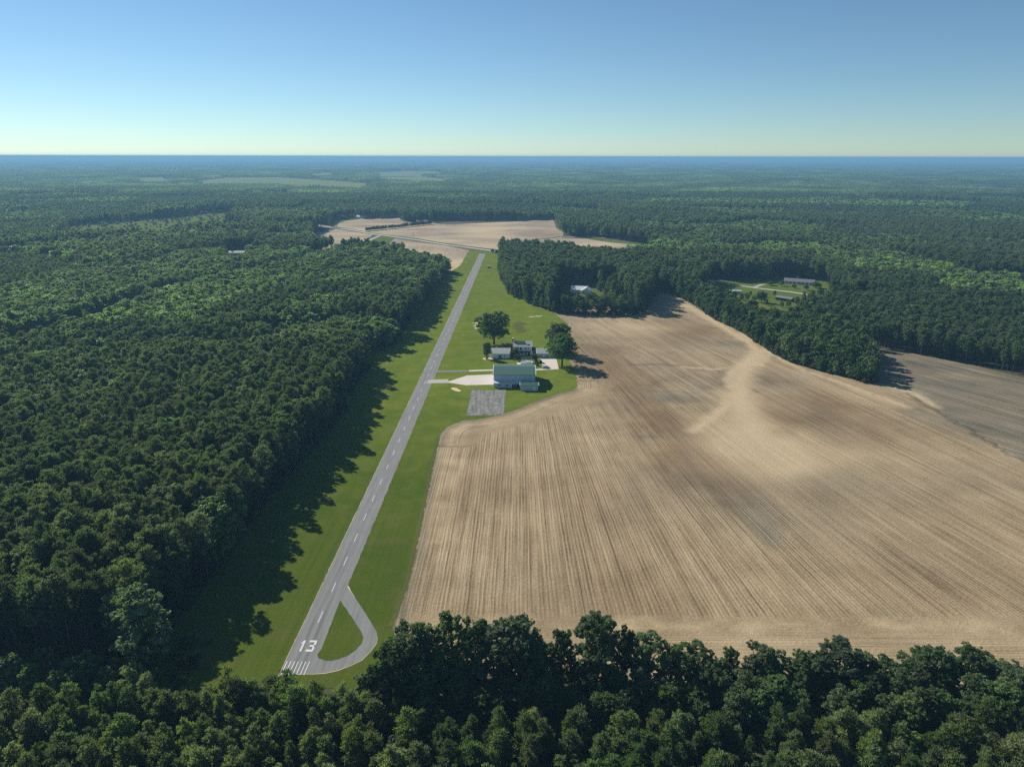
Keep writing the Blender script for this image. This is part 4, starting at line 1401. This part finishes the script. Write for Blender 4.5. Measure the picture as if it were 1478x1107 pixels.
# hardwood belt along the field
belt_back = GL([(1252, 506), (1215, 486), (1180, 470)]) + canopy_line[::-1] + GL([(985, 409), (950, 402)])
belt = belt_front[2:] + belt_back
X, Y = grid_points(belt, 5.8, .42, 31)
for x, y in zip(X, Y):
    d_ = float(seg_dist(np.array([x]), np.array([y]), belt_front[2:])[0])
    h = rnd.uniform(11, 16.5) * (0.62 if d_ < 4 else 1.0)
    plant('broadleaf_tree', x, y, h, 'belt', .30 * rnd.random(), rnd.uniform(.9, 1.15))
for k in range(170):
    i = rnd.randrange(2, len(belt_front) - 1)
    a, b_ = belt_front[i], belt_front[i + 1]
    t = rnd.random()
    plant('shrub', a[0] + (b_[0] - a[0]) * t + rnd.uniform(0, 4), a[1] + (b_[1] - a[1]) * t + rnd.uniform(0, 4), rnd.uniform(1.5, 4.5), 'belt', .4 * rnd.random(), 1.3)

# avenue of trees across the far field
for k in range(40):
    t = k / 39
    if k in (13, 26):
        continue
    x, y = G(529 + 92 * t, 334 - 9.5 * t)
    plant('broadleaf_tree', x, y, rnd.uniform(6.0, 8.0), 'avenue', 0, 1.55, True)
# two trees at the bend of the far road
for px, base, top, lab in ((478, 328, 313, 'slender tall tree at the road bend before the far field'), (449, 336, 311, 'broad dark tree at the left corner of the far field')):
    x, y = G(px, base)
    plant('broadleaf_tree', x, y, px_top(px, top, y)[1], 'road', 0, .8, True, lab)
# trees round the far house
for k in range(34):
    x, y = G(584 + 42 * rnd.random(), 320.0 + 1.6 * rnd.random())
    if abs(x - c_far.x) < 9 and abs(y - c_far.y) < 9:
        continue
    plant('pine_tree', x, y + (rnd.uniform(14, 45) if abs(x - c_far.x) < 14 else rnd.uniform(0, 40)), rnd.uniform(12, 20), 'forest', 0, 1.3)

# the forest everywhere else, out to 2.3 km: stands of different age and kind
NEAR_END = 2300.0
open_polys = [grass_poly, field_poly, far_upper, far_left, far_mid, far_right, tri, margin, house_lawn, grove, belt, thicket, vill,
              [(-300, 40), (-300, 130), (-160, 143), (-104, 148), (-60, 150), (-30, 200), (300, 146), (300, 40)], GL([(452, 338), (480, 320), (800, 318), (812, 340), (940, 358), (938, 367), (740, 367), (690, 364), (664, 384), (650, 390), (545, 370), (452, 362)]),
              lawn_open, GL([(326, 369), (360, 369), (360, 385), (326, 385)])]
lanes = [(GL([(470, 370), (455, 380), (384, 398), (321, 413), (287, 422), (243, 433), (200, 448), (150, 470), (60, 500), (0, 520)]), 9.0),
         (GL([(600, 462), (480, 472), (388, 495), (295, 508), (175, 514), (60, 535)], 5), 5.0),
         (road_line, 14.0), (GL([(548, 340.5), (498, 363), (452, 380), (430, 388)]), 11.0),
         (GL([(1010, 401), (1092, 416), (1176, 427), (1240, 437)]), 6.0), (GL([(330, 369), (357, 369)]), 20.0), (GL([(343, 366), (357, 366)]), 14.0),
         (GL([(1262, 508), (1180, 474), (1120, 455)], 0), 5.0), (GL([(724, 360.5), (770, 348.3), (850, 342), (945, 358)]), 12.0)]
sg = np.random.default_rng(5)
NS = 420
sx_ = sg.uniform(-2300, 2300, NS)
sy_ = sg.uniform(100, 2600, NS)
s_type = sg.random(NS)
s_h = sg.uniform(13, 22, NS)
s_tint = sg.random(NS)
for k, v in enumerate(((1000, 350, .96, 17, .9), (1250, 372, .96, 17, .95), (1330, 380, .96, 17, .9), (1430, 395, .95, 16, .9), (1120, 352, .95, 17, .85), (1380, 480, .1, 15, .1), (1300, 450, .1, 15, .1), (1220, 430, .15, 15, .1),
                       (1440, 460, .1, 15, .1), (1450, 510, .1, 15, .1), (1350, 430, .1, 16, .1), (1260, 470, .1, 15, .1), (200, 650, .05, 19, .1), (100, 750, .05, 19, .1), (350, 600, .05, 19.5, .1), (100, 600, .22, 18, .1),
                       (450, 530, .08, 19, .1), (560, 440, .12, 19, .1), (480, 500, .08, 19, .1), (620, 400, .6, 18, .3), (400, 440, .2, 18, .1), (250, 560, .12, 19, .1), (30, 850, .08, 19, .1), (200, 830, .05, 20, .1), (300, 720, .05, 20, .1),
                       (400, 360, .97, 17, .55), (430, 368, .97, 17, .5), (340, 385, .97, 17, .5), (270, 395, .95, 17, .5), (500, 375, .97, 18, .25), (540, 372, .97, 18, .25), (220, 440, .95, 17, .9), (240, 425, .95, 17, .9), (150, 440, .7, 17, .6),
                       (380, 320, .02, 12, .0), (330, 318, .02, 11, .0), (430, 325, .05, 17, .0), (400, 345, .05, 19, .0), (330, 345, .1, 19, .0), (1060, 400, .1, 18, .0), (1120, 395, .1, 18, .0), (1000, 400, .25, 18, .05), (950, 385, .3, 18, .05), (1200, 400, .3, 18, .2),
                       (60, 560, .6, 17, .3), (30, 480, .6, 17, .35), (100, 500, .45, 17, .3), (850, 320, .5, 19, .1), (900, 330, .4, 19, .1), (700, 312, .25, 19, .1), (600, 305, .2, 19, .1))):
    sx_[k], sy_[k] = G(v[0], v[1], 17)
    s_type[k], s_h[k], s_tint[k] = v[2], v[3], v[4]


def wedge(Y):
    return 0.76 * Y + 70


def scatter(ymin, ymax, spacing, seed):
    out = []
    g = np.random.default_rng(seed)
    Ys = np.arange(ymin, ymax, spacing * .87)
    for j, y in enumerate(Ys):
        w = wedge(y)
        xs = np.arange(-w, w, spacing) + (spacing / 2 if j % 2 else 0)
        out.append(np.stack([xs + g.uniform(-.42, .42, xs.size) * spacing, y + g.uniform(-.42, .42, xs.size) * spacing], 1))
    return np.vstack(out)


PTS = np.vstack([scatter(100, 900, 4.5, 61), scatter(900, 1500, 5.4, 62), scatter(1500, NEAR_END, 7.0, 63)])
X, Y = PTS[:, 0], PTS[:, 1]
keep = np.ones(len(X), bool)
for p in open_polys:
    keep &= ~inside(X, Y, p)
for l_, w in lanes:
    keep &= seg_dist(X, Y, l_) > w
inclear = inside(X, Y, clear_poly)
near_edge = inside(X, Y, jag(grass_poly, 30, 0, 0))
X, Y, inclear = X[keep], Y[keep], inclear[keep]
wx = np.array([noise.noise(Vector((x * .012, y * .012, 1.7))) for x, y in zip(X, Y)]) * 45
wy = np.array([noise.noise(Vector((x * .012, y * .012, 8.7))) for x, y in zip(X, Y)]) * 45
stand = np.empty(len(X), int)
for c in range(0, len(X), 20000):
    sl_ = slice(c, c + 20000)
    stand[sl_] = np.argmin((X[sl_, None] + wx[sl_, None] - sx_) ** 2 + (Y[sl_, None] + wy[sl_, None] - sy_) ** 2, axis=1)
u1, u2, u3 = sg.random(len(X)), sg.random(len(X)), sg.random(len(X))
for i in range(len(X)):
    s = stand[i]
    ty = s_type[s]
    p_b = 0.06 if ty < .42 else (.5 if ty < .7 else .93)
    x, y = float(X[i]), float(Y[i])
    if u3[i] > .96 and u2[i] < .6:
        continue
    if inclear[i]:
        if u1[i] < .12:
            plant('shrub', x, y, 2.0 + 3 * u2[i], 'forest', u3[i], 1.4)
        continue
    if u1[i] < p_b:
        if u2[i] < .58 and y < 1700:
            continue                                # hardwoods stand wider
        kind = 'pale_tree' if (u3[i] < .10 and p_b > .1) else 'broadleaf_tree'
        plant(kind, x, y, s_h[s] * (.55 + .52 * u2[i]), 'forest', min(1, max(0, s_tint[s] * .8 + .10 + .5 * (u3[i] - .4))), 1.1 + .45 * u3[i])
    else:
        plant('pine_tree', x, y, s_h[s] * (.82 + .34 * u2[i]), 'forest', min(1, max(0, s_tint[s] * .5 + .35 * (u3[i] - .3))), .84 + .3 * u3[i])
# understorey along the shaded forest edge by the runway
for a, b_ in zip(forest_edge[:-1], forest_edge[1:]):
    L = math.hypot(b_[0] - a[0], b_[1] - a[1])
    for k in range(int(L / 1.8)):
        t = rnd.random()
        plant('shrub', a[0] + (b_[0] - a[0]) * t - rnd.uniform(0, 7), a[1] + (b_[1] - a[1]) * t, rnd.uniform(1.0, 4.0), 'forest', .2 * rnd.random(), 1.3)

# ------------------------------------------------------------------ individuals (largest in view) and the mass of the forest
WORDS = {
    ('young_pine', 'thicket'): ('slender young pine in the nearest rows of the dense thicket below the hedgerow', 'young pines in the thicket', 'young pine'),
    ('broadleaf_tree', 'thicket'): ('small leafy sapling growing among the young pines of the thicket', 'saplings among the young pines', 'tree'),
    ('broadleaf_tree', 'hedgerow'): ('leafy dark hardwood in the hedgerow between young pine thicket and tilled field', 'hardwoods of the hedgerow', 'tree'),
    ('broadleaf_tree', 'verge'): ('bushy hardwood in the shaded gap between pine forest and young thicket', 'bushy hardwoods in the shaded gap', 'tree'),
    ('broadleaf_tree', 'grove'): ('dark hardwood standing among the pines of the grove with the white-roofed house', 'hardwoods in the house grove', 'tree'),
    ('pine_tree', 'grove'): ('tall dark pine in the grove around the white-roofed house', 'pines in the house grove', 'pine'),
    ('broadleaf_tree', 'belt'): ('bushy hardwood in the tree belt along the curved far edge of the field', 'hardwoods of the belt along the field', 'tree'),
    ('broadleaf_tree', 'avenue'): ('small round tree in the avenue row crossing the far field', 'trees of the avenue in the far field', 'tree'),
    ('pine_tree', 'forest'): ('tall dark pine in the nearest rows of the forest beside the runway', 'pines in the near forest', 'pine'),
    ('pine_tree', 'right'): ('dark pine in the woods behind the hardwood belt and the dark field', 'pines in the woods beyond the field', 'pine'),
    ('broadleaf_tree', 'right'): ('green hardwood in the woods behind the hardwood belt and the dark field', 'hardwoods in the woods beyond the field', 'tree'),
    ('pale_tree', 'right'): ('pale grey-green tree in the woods behind the hardwood belt', 'pale trees beyond the field', 'tree'),
    ('broadleaf_tree', 'forest'): ('green hardwood showing between the pines of the forest beside the runway', 'hardwoods in the forest', 'tree'),
    ('pale_tree', 'forest'): ('pale grey-green tree showing between the darker trees of the forest beside the runway', 'pale trees in the forest', 'tree'),
    ('shrub', 'hedgerow'): ('low leafy shrub at the foot of the hedgerow trees', 'shrubs under the hedgerow', 'shrub'),
    ('shrub', 'verge'): ('low shrub in the shaded gap near the runway threshold', 'shrubs in the shaded gap', 'shrub'),
    ('shrub', 'farmyard'): ('low garden shrub between the farmyard buildings', 'shrubs in the farmyard', 'shrub'),
    ('shrub', 'grove'): ('low shrub along the foot of the pine grove', 'shrubs along the grove', 'shrub'),
    ('shrub', 'belt'): ('low shrub along the foot of the hardwood belt', 'shrubs along the belt', 'shrub'),
    ('shrub', 'forest'): ('low shrub at the edge of the pine forest beside the runway', 'shrubs along the forest edge', 'shrub'),
}
LIMIT = {'shade_tree': 60, 'young_pine': 280, 'pine_tree': 290, 'broadleaf_tree': 300, 'pale_tree': 40, 'shrub': 150}


def in_frame(t):
    d = Vector((t['x'], t['y'], t['h'] * .8 - CAM_H))
    z = d.y * CP - d.z * SP
    if z <= 1:
        return False
    u, v = d.x / z * F, -(d.y * SP + d.z * CP) / z * F
    return abs(u) < 739 and abs(v) < 553


for t in TREES:
    t['dist'] = math.sqrt(t['x'] ** 2 + t['y'] ** 2 + CAM_H ** 2)
    t['lod'] = 0 if t['dist'] < 420 or t['label'] else (1 if t['dist'] < 950 else 2)
    lods = KINDS[t['kind']][0]
    t['lod'] = min(t['lod'], max(lods))
    t['var'] = rnd.randrange(len(lods[t['lod']]))
    t['single'] = False
for kind, lim in LIMIT.items():
    c = [t for t in TREES if t['kind'] == kind and in_frame(t)]
    c.sort(key=lambda t: (not (t['forced'] or t['label']), -t['h'] * t['wide'] / t['dist']))
    for t in c[:lim]:
        t['single'] = True

for t in TREES:
    if not t['single']:
        continue
    lods, uh = KINDS[t['kind']]
    cm, tm, _j = lods[t['lod']][t['var']]
    if t['zone'] == 'forest' and t['x'] > 20 and t['kind'] != 'shrub':
        t['zone'] = 'right'
    lab, grp, cat = WORDS.get((t['kind'], t['zone']), (None, None, 'tree'))
    o = thing(t['kind'], t['label'] or lab, cat, (t['x'], t['y'], 0), t['rot'], None if t['label'] else grp)
    s = t['h'] / uh
    o.scale = (s * t['wide'], s * t['wide'], s)
    c = link('crown', cm, o)
    c['tint'] = float(t['tint'])
    link('trunk', tm, o)


def instancer(name, rows, protos, label=None):
    """one stuff object: points carrying instances of the prototype meshes"""
    col = bpy.data.collections.new(name + '_prototypes')
    for i, me in enumerate(protos):
        col.objects.link(bpy.data.objects.new(f'{name}_prototype_{i:03d}', me))
    me = bpy.data.meshes.new(name)
    me.from_pydata([(r[0], r[1], r[2]) for r in rows], [], [])
    n = len(rows)
    A = np.array(rows, dtype=np.float32)
    for k, i in (('rot', 3), ('tint', 6)):
        me.attributes.new(k, 'FLOAT', 'POINT').data.foreach_set('value', A[:, i].copy())
    me.attributes.new('scl', 'FLOAT_VECTOR', 'POINT').data.foreach_set('vector', np.ascontiguousarray(A[:, [4, 4, 5]]).ravel())
    me.attributes.new('idx', 'INT', 'POINT').data.foreach_set('value', A[:, 7].astype(np.int32))
    o = link(name, me)
    o['kind'] = 'stuff'
    if label:
        o['label'] = label
    ng = bpy.data.node_groups.new(name + '_scatter', 'GeometryNodeTree')
    ng.interface.new_socket('Geometry', in_out='INPUT', socket_type='NodeSocketGeometry')
    ng.interface.new_socket('Geometry', in_out='OUTPUT', socket_type='NodeSocketGeometry')
    N = ng.nodes.new
    gi, go = N('NodeGroupInput'), N('NodeGroupOutput')
    ip, ci = N('GeometryNodeInstanceOnPoints'), N('GeometryNodeCollectionInfo')
    ci.inputs['Collection'].default_value = col
    ci.inputs['Separate Children'].default_value = True
    ci.inputs['Reset Children'].default_value = True

    def named(nm, ty):
        a = N('GeometryNodeInputNamedAttribute')
        a.data_type = ty
        a.inputs['Name'].default_value = nm
        return a.outputs['Attribute']
    L = ng.links.new
    cx = N('ShaderNodeCombineXYZ')
    L(named('rot', 'FLOAT'), cx.inputs['Z'])
    er = N('FunctionNodeEulerToRotation')
    L(cx.outputs[0], er.inputs[0])
    L(gi.outputs[0], ip.inputs['Points'])
    L(ci.outputs[0], ip.inputs['Instance'])
    ip.inputs['Pick Instance'].default_value = True
    L(named('idx', 'INT'), ip.inputs['Instance Index'])
    L(er.outputs[0], ip.inputs['Rotation'])
    L(named('scl', 'FLOAT_VECTOR'), ip.inputs['Scale'])
    L(ip.outputs[0], go.inputs[0])
    md = o.modifiers.new('scatter', 'NODES')
    md.node_group = ng
    return o


MASS = {'pine_tree': ('pine_forest', 'dense dark pine forest stretching away beside the runway'),
        'young_pine': ('young_pine_undergrowth', 'remaining young pines of the dense thicket'),
        'broadleaf_tree': ('hardwood_forest', 'green hardwoods mixed through the wide forest'),
        'pale_tree': ('pale_forest_foliage', 'pale trees scattered through the forest'),
        'shrub': ('undergrowth', 'low shrubs along the forest edges')}
for kind, (nm, lab) in MASS.items():
    lods, uh = KINDS[kind]
    protos, start = [], {}
    for lod in sorted(lods):
        start[lod] = len(protos)
        protos += [r[2] for r in lods[lod]]
    rows = [(t['x'], t['y'], 0.0, t['rot'], t['h'] / uh * t['wide'], t['h'] / uh, t['tint'], start[t['lod']] + t['var'])
            for t in TREES if t['kind'] == kind and not t['single']]
    if rows:
        instancer(nm, rows, protos, lab)

# ------------------------------------------------------------------ distant forest: patches of canopy to 14 km
def patch_mesh(seed, size, spacing, nclump, leaf, h0, mat):
    g = np.random.default_rng(seed)
    cs, rs = [], []
    for x in np.arange(-size / 2, size / 2, spacing):
        for y in np.arange(-size / 2, size / 2, spacing):
            px, py = x + g.uniform(-.45, .45) * spacing, y + g.uniform(-.45, .45) * spacing
            h = h0 * g.uniform(.7, 1.15)
            for _ in range(nclump):
                a, q = g.uniform(0, 6.28), g.uniform(.1, .42) * spacing
                z = h * g.uniform(.45, .95)
                cs.append((px + math.cos(a) * q, py + math.sin(a) * q, z))
                rs.append(spacing * g.uniform(.16, .28))
    V, Fc = leaves(g, cs, rs, 5, leaf, up=.4, jitter=.5, shell=.5)
    return mesh('canopy_patch', V, Fc, M[mat])


def far_rows(ymin, ymax, cell, nvar, seed):
    g = np.random.default_rng(seed)
    rows = []
    y = ymin
    while y < ymax:
        w = 0.78 * y + 150
        xs = np.arange(-w, w, cell)
        xx, yy = xs + g.uniform(-.15, .15, xs.size) * cell, y + g.uniform(-.15, .15, xs.size) * cell
        keep = np.ones(xs.size, bool)
        for p in crop_polys:
            keep &= ~inside(xx, yy, p)
        for x_, y_, k in zip(xx, yy, keep):
            if not k:
                continue
            n1 = noise.fractal(Vector((x_ * .0016, y_ * .0011, 4.0)), 0.7, 2.1, 4)
            n2 = noise.noise(Vector((x_ * .004, y_ * .003, 9.0)))
            if n1 < -.62 and y_ < 8000:
                continue
            pine = (n2 + .35 * g.normal()) < -.05
            sc = 1.0 + .28 * n1 + g.uniform(-.1, .1)
            rows.append((x_, y_, 0.0, float(g.integers(0, 4)) * math.pi / 2, cell / (30.0 if cell < 100 else 120.0), max(.5, sc),
                         min(1, max(0, .40 + .9 * n2 + .25 * g.normal())), (int(g.integers(0, nvar)) + (nvar if pine else 0))))
        y += cell
    return rows


PA = [patch_mesh(300 + i, 36, 7.5, 7, 1.15, 17, 'broad') for i in range(4)] + [patch_mesh(320 + i, 36, 6.0, 6, 1.0, 18, 'pine') for i in range(4)]
PB = [patch_mesh(340 + i, 135, 10.5, 4, 2.3, 18, 'broad') for i in range(3)] + [patch_mesh(360 + i, 135, 9.0, 4, 2.0, 18, 'pine') for i in range(3)]
instancer('distant_forest', far_rows(NEAR_END - 10, 5600, 30.0, 4, 81), PA, 'endless woodland fading to blue towards the horizon')
instancer('horizon_forest', far_rows(5600, 15000, 120.0, 3, 82), PB, 'far woodland in the haze at the horizon')

# ------------------------------------------------------------------ haze
t = NT('haze_air')
pvn = t.n('ShaderNodeVolumePrincipled')
pvn.inputs['Color'].default_value = (0.25, 0.53, 0.80, 1)
pvn.inputs['Density'].default_value = 0.00015
pvn.inputs['Anisotropy'].default_value = 0.1
t.l(pvn.outputs[0], t.out.inputs['Volume'])
hz = MB().box(-42000, 42000, -6500, 41000, -1.5, 125.0).build('haze', t.m)
hz['kind'] = 'stuff'
